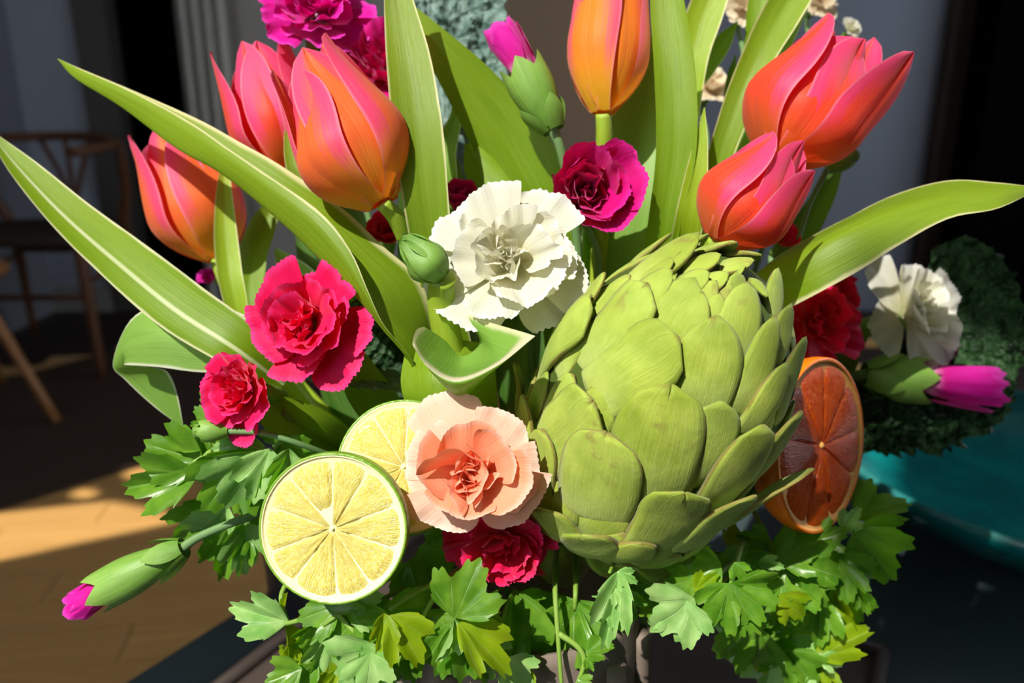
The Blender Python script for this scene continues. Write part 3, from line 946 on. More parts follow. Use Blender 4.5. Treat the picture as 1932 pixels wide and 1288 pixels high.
def tulip(label, base, tip, Rpx, mat, petals, stem, name='tulip', group='tulips in the bouquet', stem_r=13):
    """petals: (phi_deg, radius scale, end radius factor, length factor, width factor, tip lean)"""
    B, T = PV(base), PV(tip)
    ax = (T - B); H = ax.length; ax.normalize()
    R = Rpx * base[2] / FPX
    e1, e2 = frame(ax)
    th = thing(name, label, 'tulip', PV(stem[-1]) if stem else B, group)
    for pi_, (phi, rs, op, lf, wf, lean) in enumerate(petals):
        ph = math.radians(phi)
        er = e1 * math.cos(ph) + e2 * math.sin(ph)
        et = -e1 * math.sin(ph) + e2 * math.cos(ph)
        nu, nv = 15, 20
        v, uv = [], []
        Rc = R * .80
        for j in range(nv):
            t = j / (nv - 1)
            z = H * lf * (t - .05 * math.sin(PI * t))
            if t < .42:
                pr = .16 + .84 * math.sin(t / .42 * PI / 2) ** .9
            else:
                x = (t - .42) / .58
                pr = 1 + (op - 1) * (x * x * (3 - 2 * x)) ** .9
            r = R * rs * pr
            if t < .5:
                wsh = .30 + .70 * math.sin(t / .5 * PI / 2) ** 1.0
            else:
                x = (t - .5) / .5
                wsh = max(0.0, 1 - x ** 1.9) ** .72
            hwid = R * wf * wsh + R * .02
            for i in range(nu):
                u = -1 + 2 * i / (nu - 1)
                a = u * hwid / Rc
                flat = .25 + .75 * (1 - .6 * t)
                inward = Rc * (1 - math.cos(a)) * flat
                crease = -.035 * R * math.exp(-(u / .10) ** 2) * min(1, t * 3)
                rip = .03 * R * nz(u * 1.6 + pi_ * 7, t * 2.2, phi * .1) + .025 * R * abs(u) ** 2 * math.sin(t * 9 + pi_)
                p = B + ax * (z + lean * R * max(0, t - .5) * 0) + er * (r - inward + crease + rip) + et * (Rc * math.sin(a) + lean * R * t * t)
                v.append(p); uv.append(((u + 1) / 2, t))
        mesh('petal', v, grid_faces(nu, nv), mat, th, uvs=uv)
    if stem:
        tube('stem', [(base[0], base[1], base[2], stem_r * .9)] + [(s[0], s[1], s[2], stem_r) for s in stem], STEM, th, 12)
    return th

def six(roll, op_o=.45, op_i=.35, lf=1.0, wf=.98):
    return [(roll + 120 * k, 1.0, op_o, lf, wf, 0) for k in range(3)] + [(roll + 60 + 120 * k, .88, op_i, lf * .97, wf * .95, 0) for k in range(3)]

tulip('large coral tulip with yellow-orange base, beside the tall leaf', (722, 382, .345), (566, 96, .352), 110, TULIP,
      [(-42, 1.06, .34, .86, .82, 0), (78, 1.02, .55, 1.0, .90, 0), (195, 1.0, .5, 1.0, .95, 0), (18, .86, .34, .96, .80, 0), (135, .9, .6, 1.04, .85, 0), (258, .98, .62, 1.0, .80, 0)],
      [(752, 420, .352), (790, 520, .37), (830, 680, .39), (880, 900, .41)], stem_r=17)
tulip('coral tulip with spread petal tips behind the largest left tulip', (548, 322, .405), (482, 86, .405), 90, TULIP_RED,
      [(-72, 1.0, .92, 1.0, .72, 0), (20, .72, .5, .98, .7, 0), (150, 1.0, .7, 1.0, .9, 0), (-25, .66, .62, 1.0, .62, 0), (80, .9, .75, 1.03, .75, 0), (215, .9, .7, 1.0, .8, 0)],
      [(590, 400, .42), (680, 560, .43), (800, 850, .43)])
tulip('soft-focus coral tulip at the far left under the long leaf', (408, 488, .44), (318, 242, .44), 92, TULIP,
      [(-62, 1.0, .78, 1.0, .75, 0), (45, 1.0, .55, .95, .85, 0), (170, 1.0, .7, .98, .95, 0), (-8, .82, .5, 1.0, .75, 0), (105, .92, .6, .92, .85, 0), (235, .95, .75, 1.0, .8, 0)],
      [(440, 560, .44), (540, 700, .44), (760, 930, .43)])
tulip('yellow-orange tulip at the top centre, cropped by the frame', (1138, 214, .375), (1160, -110, .385), 78, TULIP_OR,
      [(-35, 1.05, .6, .98, .80, 0), (85, 1.05, .75, 1.0, .80, 0), (205, 1.0, .8, 1.0, .95, 0), (28, .88, .55, 1.0, .82, 0), (145, .9, .6, 1.0, .9, 0), (265, 1.0, .7, 1.0, .85, 0)],
      [(1140, 270, .38), (1135, 400, .395), (1110, 800, .41)], stem_r=16)
tulip('large red-pink tulip with one petal splayed out, upper right', (1462, 306, .375), (1600, 74, .375), 118, TULIP_RED,
      [(-72, 1.0, .52, 1.05, .78, 0), (2, .76, .30, .98, .84, 0), (46, 1.0, 1.14, .96, .66, 0), (35, .70, .45, 1.0, .70, 0), (128, .9, .58, 1.18, .72, 0), (210, .9, .45, 1.08, .85, 0)],
      [(1420, 380, .385), (1360, 520, .40), (1250, 850, .42)], stem_r=16)
tulip('smaller red-pink tulip resting on the artichoke tip', (1348, 452, .352), (1488, 278, .346), 92, TULIP_RED,
      [(-62, 1.0, .5, 1.0, .80, 0), (12, .84, .36, .93, .80, 0), (50, 1.06, .78, .92, .74, 0), (40, .76, .3, 1.1, .6, 0), (140, .9, .5, 1.1, .7, 0), (215, .9, .5, 1.0, .85, 0)],
      [(1330, 490, .365), (1290, 620, .40), (1200, 900, .42)])
# closed green tulip bud in front of the white carnation
tulip('closed green tulip bud beside the white carnation', (836, 524, .327), (756, 446, .320), 42, CALYX,
      [(10, 1.0, .22, 1.0, 1.05, 0), (130, 1.0, .22, 1.0, 1.05, 0), (250, 1.0, .25, 1.0, 1.05, 0), (70, .93, .2, .96, 1.0, 0), (190, .93, .2, .96, 1.0, 0), (310, .93, .2, .98, 1.0, 0)],
      [(832, 560, .335), (845, 640, .345), (880, 760, .36), (930, 950, .39)], name='tulip_bud', group=None, stem_r=27)

# ------------------------------------------------------------------ carnations
def petal_vf(L, Wd, e0, e1, az, cup, ruf, seed, base_r=.0, zoff=0.0, fan=1.0, teeth=1.0, nt=26, ns=10, fold=0.0, frill=3):
    """one carnation petal in flower space (z = facing axis); e0/e1 elevation (deg) at claw and rim"""
    rs = random.Random(seed)
    ph = rs.uniform(0, 6.28); ph2 = rs.uniform(0, 6.28); skew = rs.uniform(-.45, .45)
    ca, sa = math.cos(az), math.sin(az)
    v, uv = [], []
    path = [(base_r, zoff)]
    n = ns - 1
    for j in range(n):
        t = (j + .5) / n
        e = math.radians(e0 + (e1 - e0) * t)
        path.append((path[-1][0] + L / n * math.cos(e), path[-1][1] + L / n * math.sin(e)))
    for j in range(ns):
        t = j / n
        e = math.radians(e0 + (e1 - e0) * t)
        tr, tz = math.cos(e), math.sin(e)
        nr_, nz_ = -math.sin(e), math.cos(e)      # petal normal (inner/upper face)
        wdt = Wd * (0.10 + .90 * math.sin(min(1, t * 1.08) * PI / 2) ** 1.15)
        for i in range(nt):
            u = -1 + 2 * i / (nt - 1)
            # rounded rim: sides end sooner
            back = L * (.20 * abs(u) ** 2.4 - .09 * nz(u * 1.7, seed * .37, 4.2)) * t ** 2 * fan
            tooth = 0.0
            if j == n:
                tooth = L * .022 * teeth * ((1 if i % 2 else -.6) * rs.uniform(.2, 1.2))
            if j == n - 1 and i % 2 == 0: tooth = -L * .01 * teeth
            x = u * wdt
            if cup > 1e-4:
                Rc = Wd / cup
                a = x / Rc
                lx = Rc * math.sin(a); ln = Rc * (1 - math.cos(a))
            else:
                lx = x; ln = 0
            am = ruf * Wd * t ** 1.8
            ln += am * (math.sin(u * frill * 1.9 + ph) * .6 + math.sin(u * frill * 4.1 + ph2) * .28 * t + .5 * nz(u * 2.2, t * 2, seed * 1.7))
            ln += fold * Wd * abs(u) * t
            r0, z0 = path[j]
            lx += skew * Wd * t * t
            dd = tooth - back
            rr = r0 + tr * dd + nr_ * ln
            zz = z0 + tz * dd + nz_ * ln
            v.append((rr * ca - lx * sa, rr * sa + lx * ca, zz)); uv.append(((u + 1) / 2, t))
    return v, grid_faces(nt, ns), uv

def carnation(label, c, face, Rpx, mat, layers, extra=(), seed=1, name='carnation', group='carnations in the bouquet', stem=None, calyx=True, roll=0.0, outer_mat=None, outer_n=1, cal_len=1.0, catg='carnation', teeth=1.0, back=.35):
    """layers: (n, L, W, e0, e1, cup, ruffle, phase) sizes relative to R"""
    C0 = PV(c); R = Rpx * c[2] / FPX
    ax = face.normalized(); e1, e2 = frame(ax, CV(0, 1, 0))
    org = C0 - ax * R * back
    th = thing(name, label, catg, C0 - ax * R * 1.2, group)
    def Wd(p): return org + (e1 * p[0] + e2 * p[1]) * R + ax * p[2] * R
    rs = random.Random(seed)
    k = 0
    for li, (n, L, W_, a0, a1, cup, ruf, phs) in enumerate(layers):
        for i in range(n):
            az = roll + phs + 2 * PI * i / n + rs.uniform(-.30, .30)
            j = rs.uniform(.84, 1.12)
            ox, oy = (0.0, 0.0) if li < 2 else (rs.uniform(-.17, .17), rs.uniform(-.17, .17))
            v, f, uv = petal_vf(L * j, W_ * rs.uniform(.92, 1.08), a0 + rs.uniform(-10, 10), a1 + rs.uniform(-20, 20), az, cup * rs.uniform(.8, 1.2), ruf, seed * 131 + k, .05, .03 * li, teeth=teeth)
            mesh('petal', [Wd((p[0] + ox, p[1] + oy, p[2])) for p in v], f, outer_mat if (outer_mat and li < outer_n) else mat, th, uvs=uv)
            k += 1
    for (az, L, W_, a0, a1, cup, ruf) in extra:
        v, f, uv = petal_vf(L, W_, a0, a1, math.radians(az), cup, ruf, seed * 77 + k, .05, 0, teeth=teeth)
        mesh('petal', [Wd(p) for p in v], f, outer_mat or mat, th, uvs=uv)
        k += 1
    if calyx:
        v = []
        prof = [(.02, -.95 * cal_len), (.13, -.92 * cal_len), (.19, -.7 * cal_len), (.22, -.4 * cal_len), (.22, -.1), (.26, .02), (.20, .04)]
        for r, z in prof:
            for i in range(14):
                an = 2 * PI * i / 14
                v.append(Wd((r * math.cos(an), r * math.sin(an), z)))
        mesh('calyx', v, grid_faces(14, len(prof), 0, True), CALYX, th, uvs=[((i % 14) / 14, i // 14 / 7) for i in range(len(v))])
    if stem:
        p0 = Wd((0, 0, -.95 * cal_len))
        q = [tuple(p0) + (.0016,)] + [tuple(PV(s)) + (.0017,) for s in stem]
        vv, ff = tube_vf([(Vector(a[:3]), a[3]) for a in cat(q, 6 * len(q))], 8)
        mesh('stem', vv, ff, CSTEM, th, uvs=[((i % 8) / 8, i / len(vv)) for i in range(len(vv))])
    return th

OPEN = [(6, 1.0, .58, 12, -8, .15, .10, 0), (6, .86, .50, 30, 14, .35, .14, .5), (6, .68, .42, 52, 40, .6, .18, .2), (5, .52, .34, 68, 66, .9, .22, .8), (4, .40, .26, 80, 84, 1.2, .28, .1), (3, .30, .2, 86, 92, 1.3, .3, .6)]
# white: loose, broad smooth petals and a crumpled heart
carnation('white carnation with ruffled petals in the centre of the bouquet', (962, 480, .327), CV(-.05, .22, 1), 148, WHITE,
          [(6, 1.02, .54, 8, -6, .2, .09, .35), (5, .86, .46, 26, 16, .4, .12, .0), (5, .66, .40, 46, 44, .7, .16, .5), (4, .50, .30, 64, 70, 1.0, .24, .2), (4, .38, .22, 78, 88, 1.1, .34, .9), (3, .28, .16, 86, 96, 1.2, .36, .3)],
          seed=11, stem=[(1000, 640, .39), (1020, 900, .41)], roll=.3)
carnation('peach carnation with a tightly folded salmon heart beside the limes', (886, 892, .302), CV(-.02, .12, 1), 136, PEACH,
          [(7, 1.05, .52, 6, -10, .12, .06, .1), (5, .84, .50, 34, 30, .55, .06, .55), (4, .66, .46, 56, 62, .95, .08, .1), (4, .50, .36, 70, 84, 1.2, .16, .75), (4, .38, .26, 80, 96, 1.4, .26, .3), (3, .28, .18, 86, 100, 1.4, .30, .9)],
          seed=23, outer_mat=PEACH_P, outer_n=1, stem=[(930, 1000, .36), (960, 1130, .39)], teeth=.6)
carnation('hot pink carnation, larger of the pair on the left', (570, 606, .335), CV(-.30, .16, 1), 116, HOTPINK,
          [(6, 1.0, .58, 30, 18, .5, .10, 0), (6, .86, .50, 50, 46, .7, .14, .5), (5, .70, .42, 64, 66, .9, .18, .2), (5, .52, .32, 74, 80, 1.1, .24, .8), (4, .40, .24, 84, 90, 1.2, .3, .1)],
          extra=[(215, 1.18, .50, 8, -6, .1, .1), (262, 1.12, .42, 10, 0, .1, .12)], seed=31, stem=[(700, 720, .38), (820, 860, .41)])
carnation('hot pink carnation, smaller of the pair on the left', (448, 730, .325), CV(-.42, .2, 1), 88, HOTPINK,
          [(6, 1.0, .56, 34, 26, .5, .12, 0), (6, .86, .48, 54, 54, .8, .16, .5), (5, .66, .40, 68, 74, 1.0, .2, .2), (4, .48, .28, 80, 88, 1.2, .28, .8)],
          extra=[(190, 1.2, .4, 8, 0, .1, .1)], seed=37, stem=[(560, 800, .35), (760, 900, .40)], cal_len=1.3)
carnation('deep magenta carnation above the white one, cupped open', (1116, 346, .355), CV(.10, .10, 1), 120, MAGENTA,
          [(6, 1.02, .62, 44, 56, .75, .08, 0), (6, .90, .52, 56, 70, .9, .12, .5), (5, .70, .40, 66, 80, 1.1, .2, .2), (4, .50, .28, 78, 88, 1.2, .34, .8), (3, .38, .2, 86, 92, 1.3, .4, .2)],
          seed=41, stem=[(1130, 500, .39), (1110, 800, .41)], back=.6)
carnation('violet-pink carnation at the top edge above the tulips', (592, 8, .395), CV(.15, .35, .8), 106, MAGENTA_V,
          [(6, 1.0, .58, 20, 12, .4, .14, 0), (6, .86, .5, 42, 40, .6, .18, .5), (5, .68, .42, 60, 64, .9, .22, .2), (4, .5, .3, 74, 82, 1.1, .3, .8)],
          seed=43, stem=[(640, 180, .42), (720, 500, .43), (860, 900, .43)])
carnation('dark magenta carnation half hidden behind the tall leaf', (730, 122, .405), CV(.1, .25, 1), 98, MAGENTA,
          [(6, 1.0, .58, 26, 20, .5, .16, 0), (6, .86, .5, 46, 46, .7, .22, .5), (5, .68, .42, 64, 70, .9, .26, .2), (4, .5, .3, 76, 86, 1.1, .3, .8)],
          seed=47, stem=[(760, 320, .43), (830, 600, .43), (900, 900, .43)])
carnation('red-pink carnation peeking out under the peach carnation', (950, 1030, .330), CV(.12, -.45, 1), 104, REDPINK,
          [(6, 1.0, .58, 20, 8, .3, .14, 0.2), (6, .86, .5, 40, 34, .6, .2, .5), (5, .66, .42, 58, 60, .9, .26, .2), (4, .46, .3, 74, 80, 1.1, .34, .8)],
          seed=53, stem=[(960, 1010, .39), (970, 1100, .40)])
carnation('small magenta carnation behind the white one and tall leaf', (866, 382, .385), CV(.05, .6, .8), 56, MAGENTA,
          [(5, 1.0, .6, 60, 70, .8, .12, 0), (5, .86, .5, 68, 80, 1.0, .2, .5), (4, .66, .36, 78, 88, 1.2, .3, .2)], seed=59, stem=[(880, 500, .41), (920, 900, .42)])
carnation('dark crimson carnation in shade beside the green bud', (733, 440, .39), CV(.1, .4, .9), 58, REDPINK,
          [(5, 1.0, .6, 50, 60, .7, .14, 0), (5, .86, .5, 64, 76, 1.0, .2, .5), (4, .66, .36, 78, 88, 1.2, .3, .2)], seed=61, stem=[(760, 600, .41), (860, 900, .42)])
carnation('tiny violet carnation tip showing below the far left tulip', (397, 522, .47), CV(-.3, .3, 1), 26, MAGENTA_V,
          [(5, 1.0, .6, 50, 60, .7, .14, 0), (4, .8, .5, 64, 76, 1.0, .2, .5)], seed=67, stem=[(480, 640, .46), (700, 900, .44)])
carnation('pink carnation in shade behind the orange half', (1545, 606, .425), CV(.15, .25, 1), 88, HOTPINK,
          [(6, 1.0, .56, 22, 12, .4, .16, 0), (6, .84, .48, 46, 46, .7, .22, .5), (4, .62, .38, 66, 72, 1.0, .28, .2), (3, .44, .28, 78, 86, 1.2, .3, .2)],
          seed=71, stem=[(1480, 740, .44), (1300, 950, .43)])
carnation('small crimson carnation in shade below the red-pink tulips', (1478, 452, .43), CV(.2, .5, .8), 38, REDPINK,
          [(5, 1.0, .6, 40, 44, .7, .14, 0), (5, .8, .5, 60, 70, 1.0, .2, .5)], seed=73, stem=[(1450, 600, .44), (1300, 900, .43)])
carnation('crimson carnation in shade under the right-hand leaf', (1588, 548, .45), CV(.3, .35, .9), 44, REDPINK,
          [(5, 1.0, .6, 30, 30, .6, .14, 0), (5, .8, .5, 55, 66, 1.0, .2, .5)], seed=79, stem=[(1500, 720, .45), (1320, 940, .43)])
carnation('white carnation in profile at the right in front of the kale', (1742, 588, .455), CV(.45, .22, .85), 104, WHITE,
          [(6, 1.05, .52, 18, 2, .3, .1, .4), (5, .84, .46, 44, 42, .6, .14, .0), (5, .62, .38, 64, 70, 1.0, .2, .5), (4, .44, .26, 78, 88, 1.2, .3, .2)],
          seed=83, stem=[(1600, 690, .46), (1350, 930, .43)], roll=.5, cal_len=1.3)
carnation('violet-red carnation mostly hidden below the right white carnation', (1776, 655, .48), CV(.5, .1, .8), 48, MAGENTA,
          [(5, 1.0, .6, 30, 24, .5, .14, 0), (4, .8, .5, 60, 66, 1.0, .2, .5)], seed=89, stem=[(1640, 740, .48), (1380, 950, .44)])
carnation('cream carnation, blurred, behind the pale leaf at the top', (1345, 158, .50), CV(.2, .5, .8), 44, CREAM,
          [(6, 1.0, .56, 24, 10, .4, .16, 0), (5, .8, .46, 50, 54, .8, .2, .5), (3, .5, .3, 72, 80, 1.0, .2, .5)], seed=97, stem=[(1330, 320, .48), (1250, 800, .44)])
carnation('cream carnation, blurred, cut by the top edge left of the right tulip', (1408, 4, .50), CV(.0, .3, .9), 44, CREAM,
          [(6, 1.0, .56, 18, 4, .4, .16, 0), (5, .8, .46, 46, 50, .8, .2, .5)], seed=101, stem=[(1400, 200, .49), (1300, 800, .45)])
carnation('cream carnation, blurred, peeking above the large right tulip', (1552, 2, .50), CV(.3, .3, .9), 36, CREAM,
          [(6, 1.0, .56, 18, 4, .4, .16, 0), (5, .8, .46, 46, 50, .8, .2, .5)], seed=103, stem=[(1520, 200, .49), (1330, 800, .45)])
carnation('white carnation rim glinting behind the large right tulip', (1608, 52, .50), CV(.3, .3, .9), 22, WHITE,
          [(5, 1.0, .56, 30, 20, .4, .16, 0), (4, .8, .46, 56, 60, .8, .2, .5)], seed=107, stem=[(1540, 260, .49), (1340, 800, .45)])

# ------------------------------------------------------------------ carnation buds: tubular calyx with teeth, petals just emerging
def bud(label, tip, base, Rpx, mat, stem, show=.36, seed=1, stem_r=9, open_=1.0, sepal=True, claw=True, bract_=True):
    T, B = PV(tip), PV(base)
    ax = T - B; H = ax.length; ax.normalize()
    R = Rpx * (tip[2] + base[2]) / 2 / FPX
    e1, e2 = frame(ax)
    th = thing('carnation_bud', label, 'flower bud', B, 'carnation buds in the bouquet')
    hc = H * (1 - show)
    n = 30
    v = []; uv = []
    rows = 12
    for j in range(rows):
        t = j / (rows - 1)
        r = R * (.42 + .58 * math.sin(min(1, t * 1.25) * PI / 2)) * (1 - .06 * max(0, t - .8) * 5 * (1 - open_))
        for i in range(n):
            an = 2 * PI * i / n
            tri = abs(((i / n * 5 + .15) % 1) - .5) * 2          # five pointed teeth
            z = hc * t + (t ** 5) * H * .16 * (tri - .25)
            v.append(B + ax * z + (e1 * math.cos(an) + e2 * math.sin(an)) * r)
            uv.append((i / n, 1 - t))
    mesh('calyx', v, grid_faces(n, rows, 0, True), CALYX, th, uvs=uv)
    if bract_:
        for k in range(4):
            a = k * PI / 2 + .4
            vv, uu = [], []
            for j in range(7):
                t = j / 6
                for i in range(5):
                    u = -1 + i / 2
                    aa = a + u * .75 * (1 - t ** 2 * .95)
                    r = R * (.46 + .50 * t + .10 * math.sin(t * PI) ) * (1.10)
                    vv.append(B + ax * (-H * .05 + H * .30 * t) + (e1 * math.cos(aa) + e2 * math.sin(aa)) * r); uu.append(((u + 1) / 2, 1 - t))
            mesh('bract', vv, grid_faces(5, 7), CALYX, th, uvs=uu)
    rs = random.Random(seed)
    for k in range(7):
        az = 2 * PI * k / 7 + rs.uniform(-.2, .2)
        inner = k % 2
        vv, ff, uu = petal_vf(show * H * rs.uniform(1.15, 1.35) / R + .3, .62, 84 - 8 * open_, 104 - 22 * open_, az, 1.0, .10, seed * 17 + k, .62 - .18 * inner, (hc * .9) / R, nt=18, ns=9, teeth=.8)
        mesh('petal', [B + (e1 * p[0] + e2 * p[1]) * R + ax * p[2] * R for p in vv], ff, mat, th, uvs=uu)
    if stem:
        tube('stem', [(base[0], base[1], base[2], stem_r)] + [(s[0], s[1], s[2], stem_r * .8) for s in stem], CSTEM, th, 9)
    return th

bud('magenta carnation bud in a green calyx, standing tall near the top centre', (955, 66, .366), (1040, 238, .366), 44, MAGENTA_V, [(1062, 300, .37), (1090, 480, .39), (1090, 850, .41)], .40, 3, 11, .35)
bud('pink carnation bud jutting out low on the left over the sunlit floor', (146, 1138, .345), (338, 1038, .345), 40, MAGENTA_V, [(380, 1010, .345), (470, 975, .35), (620, 930, .38), (860, 960, .40)], .27, 5, 10, .3)
bud('bright violet-pink carnation bud at the right above the teal bowl', (1845, 732, .452), (1640, 706, .455), 46, MAGENTA_V, [(1540, 730, .455), (1350, 930, .43)], .56, 9, 11, .6)
bud('small unopened green carnation bud on the left beside the parsley', (372, 812, .325), (432, 812, .325), 22, CALYX, [(500, 818, .325), (600, 850, .335), (760, 920, .38)], .2, 13, 7, .1, bract_=False)
bud('small green bud under the large right tulip', (1612, 292, .43), (1560, 322, .43), 18, CALYX, [(1530, 380, .43), (1480, 520, .43), (1320, 900, .43)], .25, 17, 6, .1, bract_=False)
# ------------------------------------------------------------------ tulip leaves
def strap(label, pts, mat, cup=.18, n=30, nu=11, wave=.04, seed=0, name='tulip_leaf', group='strap leaves of the tulips'):
    """pts (px,py,d,half width px,twist deg); first point is the tip"""
    q = cat(pts, n)
    C_ = [P(a, b, d) for a, b, d, h, t in q]
    v, uv = [], []
    for j in range(n):
        a, b, d, h, tw = q[j]
        tan = (C_[min(j + 1, n - 1)] - C_[max(j - 1, 0)]).normalized()
        vd = (C_[j] - CAM).normalized()
        p = vd.cross(tan).normalized()
        n0 = p.cross(tan).normalized()
        if n0.dot(vd) > 0: n0 = -n0              # towards the viewer
        tr = math.radians(tw)
        wd = p * math.cos(tr) + n0 * math.sin(tr)
        nn = n0 * math.cos(tr) - p * math.sin(tr)
        hw = max(h, .4) * d / FPX
        for i in range(nu):
            u = -1 + 2 * i / (nu - 1)
            off = cup * hw * u * u + wave * hw * math.sin(j * .55 + u * 1.5 + seed) * abs(u) - .05 * hw * math.exp(-(u / .12) ** 2)
            v.append(C_[j] + wd * u * hw + nn * off); uv.append(((u + 1) / 2, j / (n - 1)))
    o = mesh(name, v, grid_faces(nu, n), mat, origin=C_[-1], uvs=uv)
    return tag(o, label, 'leaf', group)

def loft(label, rows, mat, nu=20, nv=20, name='tulip_leaf', group='strap leaves of the tulips'):
    """rows of (px,py,d) across the blade; u across, v along"""
    rr = [cat(r, nu) for r in rows]
    cols = [cat([rr[k][i] for k in range(len(rows))], nv) for i in range(nu)]
    v, uv = [], []
    for j in range(nv):
        for i in range(nu):
            v.append(PV(cols[i][j])); uv.append((i / (nu - 1), j / (nv - 1)))
    o = mesh(name, v, grid_faces(nu, nv), mat, origin=v[-1], uvs=uv)
    return tag(o, label, 'leaf', group)

# long folded leaf from upper left: near blade outside, far blade inside
loft('long green leaf with cream margins sweeping in from the upper left', [
    [(108, 110, .400), (109, 112, .400), (110, 113, .400), (110, 113, .401), (110, 112, .402)],
    [(157, 132, .388), (150, 140, .389), (143, 149, .392), (150, 142, .394), (158, 132, .394)],
    [(250, 172, .374), (240, 186, .375), (230, 203, .380), (240, 188, .384), (252, 171, .384)],
    [(358, 230, .360), (346, 248, .361), (332, 280, .367), (346, 252, .372), (372, 224, .374)],
    [(436, 284, .350), (424, 300, .351), (411, 324, .358), (426, 300, .364), (452, 268, .368)],
    [(516, 338, .341), (502, 356, .342), (486, 382, .350), (506, 356, .357), (536, 316, .363)],
    [(606, 402, .333), (588, 424, .334), (566, 453, .343), (600, 420, .351), (650, 396, .360)],
    [(662, 474, .329), (650, 496, .330), (634, 522, .339), (672, 486, .348), (722, 464, .359)],
    [(694, 548, .328), (690, 560, .329), (686, 575, .336), (722, 540, .346), (786, 520, .359)],
    [(724, 612, .331), (722, 615, .332), (722, 619, .336), (758, 600, .347), (812, 580, .361)],
    [(770, 668, .338), (768, 670, .339), (768, 674, .341), (790, 660, .350), (822, 660, .366)],
    [(800, 730, .352), (800, 732, .352), (800, 735, .353), (815, 735, .360), (835, 740, .372)]], GREEN, 30, 44)
strap('long green leaf with a white stripe reaching the left edge', [(-20, 248, .40, 4, 20), (40, 315, .395, 24, 20), (130, 405, .385, 38, 15), (230, 490, .372, 47, 10), (340, 578, .360, 52, 5), (450, 650, .354, 46, 0), (540, 720, .37, 34, 0)], GREEN_STRIPE, .25)
loft('pale leaf bent double at the far left', [
    [(500, 610, .372), (490, 650, .370), (470, 700, .370)],
    [(400, 572, .372), (390, 640, .366), (380, 702, .368)],
    [(310, 572, .376), (300, 630, .368), (298, 692, .370)],
    [(246, 604, .384), (238, 648, .377), (234, 688, .379)],
    [(213, 684, .389), (224, 690, .385), (296, 694, .388)],
    [(236, 716, .392), (262, 710, .391), (318, 704, .391)],
    [(290, 766, .394), (306, 754, .394), (334, 742, .393)],
    [(344, 806, .396), (345, 806, .396), (346, 806, .396)]], GREEN_COOL, 16, 36)
strap('tall upright green leaf right of the large coral tulip', [(748, -70, .36, 18, 0), (752, 0, .358, 27, 0), (772, 120, .352, 42, 0), (790, 260, .348, 47, 0), (806, 400, .350, 42, 0), (830, 540, .362, 36, 0), (870, 700, .385, 30, 0)], GREEN, .22)
strap('broad arching leaf behind the magenta bud', [(758, 0, .385, 6, 10), (830, 92, .388, 32, 10), (900, 180, .392, 52, 0), (965, 275, .396, 66, 0), (1020, 380, .40, 66, 0), (1065, 520, .41, 56, 0), (1080, 760, .42, 40, 0)], GREEN_PLAIN, .25)
strap('broad shaded leaf right of the deep magenta carnation', [(1255, 40, .41, 12, 0), (1226, 170, .405, 48, 0), (1192, 300, .40, 66, 0), (1168, 420, .40, 68, 0), (1150, 560, .405, 60, 0), (1120, 800, .42, 40, 0)], GREEN_COOL, .3)
strap('tall straight leaf left of the red-pink tulips', [(1250, -70, .365, 24, 0), (1260, 20, .363, 32, 0), (1274, 150, .36, 38, 0), (1275, 290, .36, 37, 0), (1252, 430, .368, 30, 0), (1220, 640, .40, 26, 0)], GREEN_PLAIN, .3)
strap('slim pointed leaf tip standing on the artichoke top', [(1329, 203, .358, 1, 0), (1322, 270, .357, 13, 0), (1311, 350, .358, 23, 0), (1296, 440, .366, 27, 0), (1270, 600, .40, 22, 0)], GREEN_YEL, .3)
strap('green leaf leaning right at the top beside the tall straight one', [(1365, -60, .42, 26, 0), (1328, 30, .42, 34, 0), (1306, 110, .42, 30, 0), (1292, 220, .42, 26, 0), (1260, 460, .42, 22, 0)], GREEN_YEL, .3)
strap('pale pointed leaf behind the top right leaves', [(1392, 40, .44, 1, 0), (1360, 84, .44, 18, 0), (1322, 128, .44, 26, 0), (1290, 190, .44, 22, 0), (1250, 420, .43, 18, 0)], GREEN_COOL, .3)
strap('long leaf with a cream edge left of the large right tulip', [(1530, -60, .40, 30, 0), (1472, 30, .398, 36, 0), (1424, 120, .395, 30, 0), (1384, 220, .395, 27, 0), (1345, 350, .40, 22, 0), (1290, 620, .42, 18, 0)], GREEN, .35)
strap('pale leaf tip rising between the top right tulip and leaf', [(1530, -30, .42, 12, 0), (1505, 20, .42, 16, 0), (1470, 90, .42, 20, 0), (1420, 200, .42, 20, 0), (1340, 480, .42, 16, 0)], GREEN_COOL, .3)
strap('bright green leaf at the top with a small spur', [(1445, -40, .445, 22, 0), (1436, 20, .445, 26, 0), (1424, 80, .445, 20, 0), (1400, 160, .445, 10, 0), (1330, 460, .43, 12, 0)], GREEN_PLAIN, .3)
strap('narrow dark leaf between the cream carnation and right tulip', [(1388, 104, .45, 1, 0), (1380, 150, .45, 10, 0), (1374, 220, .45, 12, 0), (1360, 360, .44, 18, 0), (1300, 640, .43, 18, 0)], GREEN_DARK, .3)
loft('broad green leaf arching out to the right edge', [
    [(1950, 352, .365), (1950, 356, .365), (1950, 362, .365)],
    [(1880, 344, .372), (1880, 366, .362), (1880, 394, .358)],
    [(1790, 340, .382), (1794, 366, .366), (1790, 412, .358), ],
    [(1690, 366, .388), (1694, 392, .366), (1700, 460, .358)],
    [(1595, 412, .392), (1592, 436, .366), (1625, 508, .360)],
    [(1520, 452, .396), (1512, 478, .372), (1545, 552, .366)],
    [(1455, 492, .398), (1450, 510, .382), (1478, 588, .378)],
    [(1380, 560, .405), (1380, 580, .39), (1400, 640, .388)]], GREEN, 16, 32)
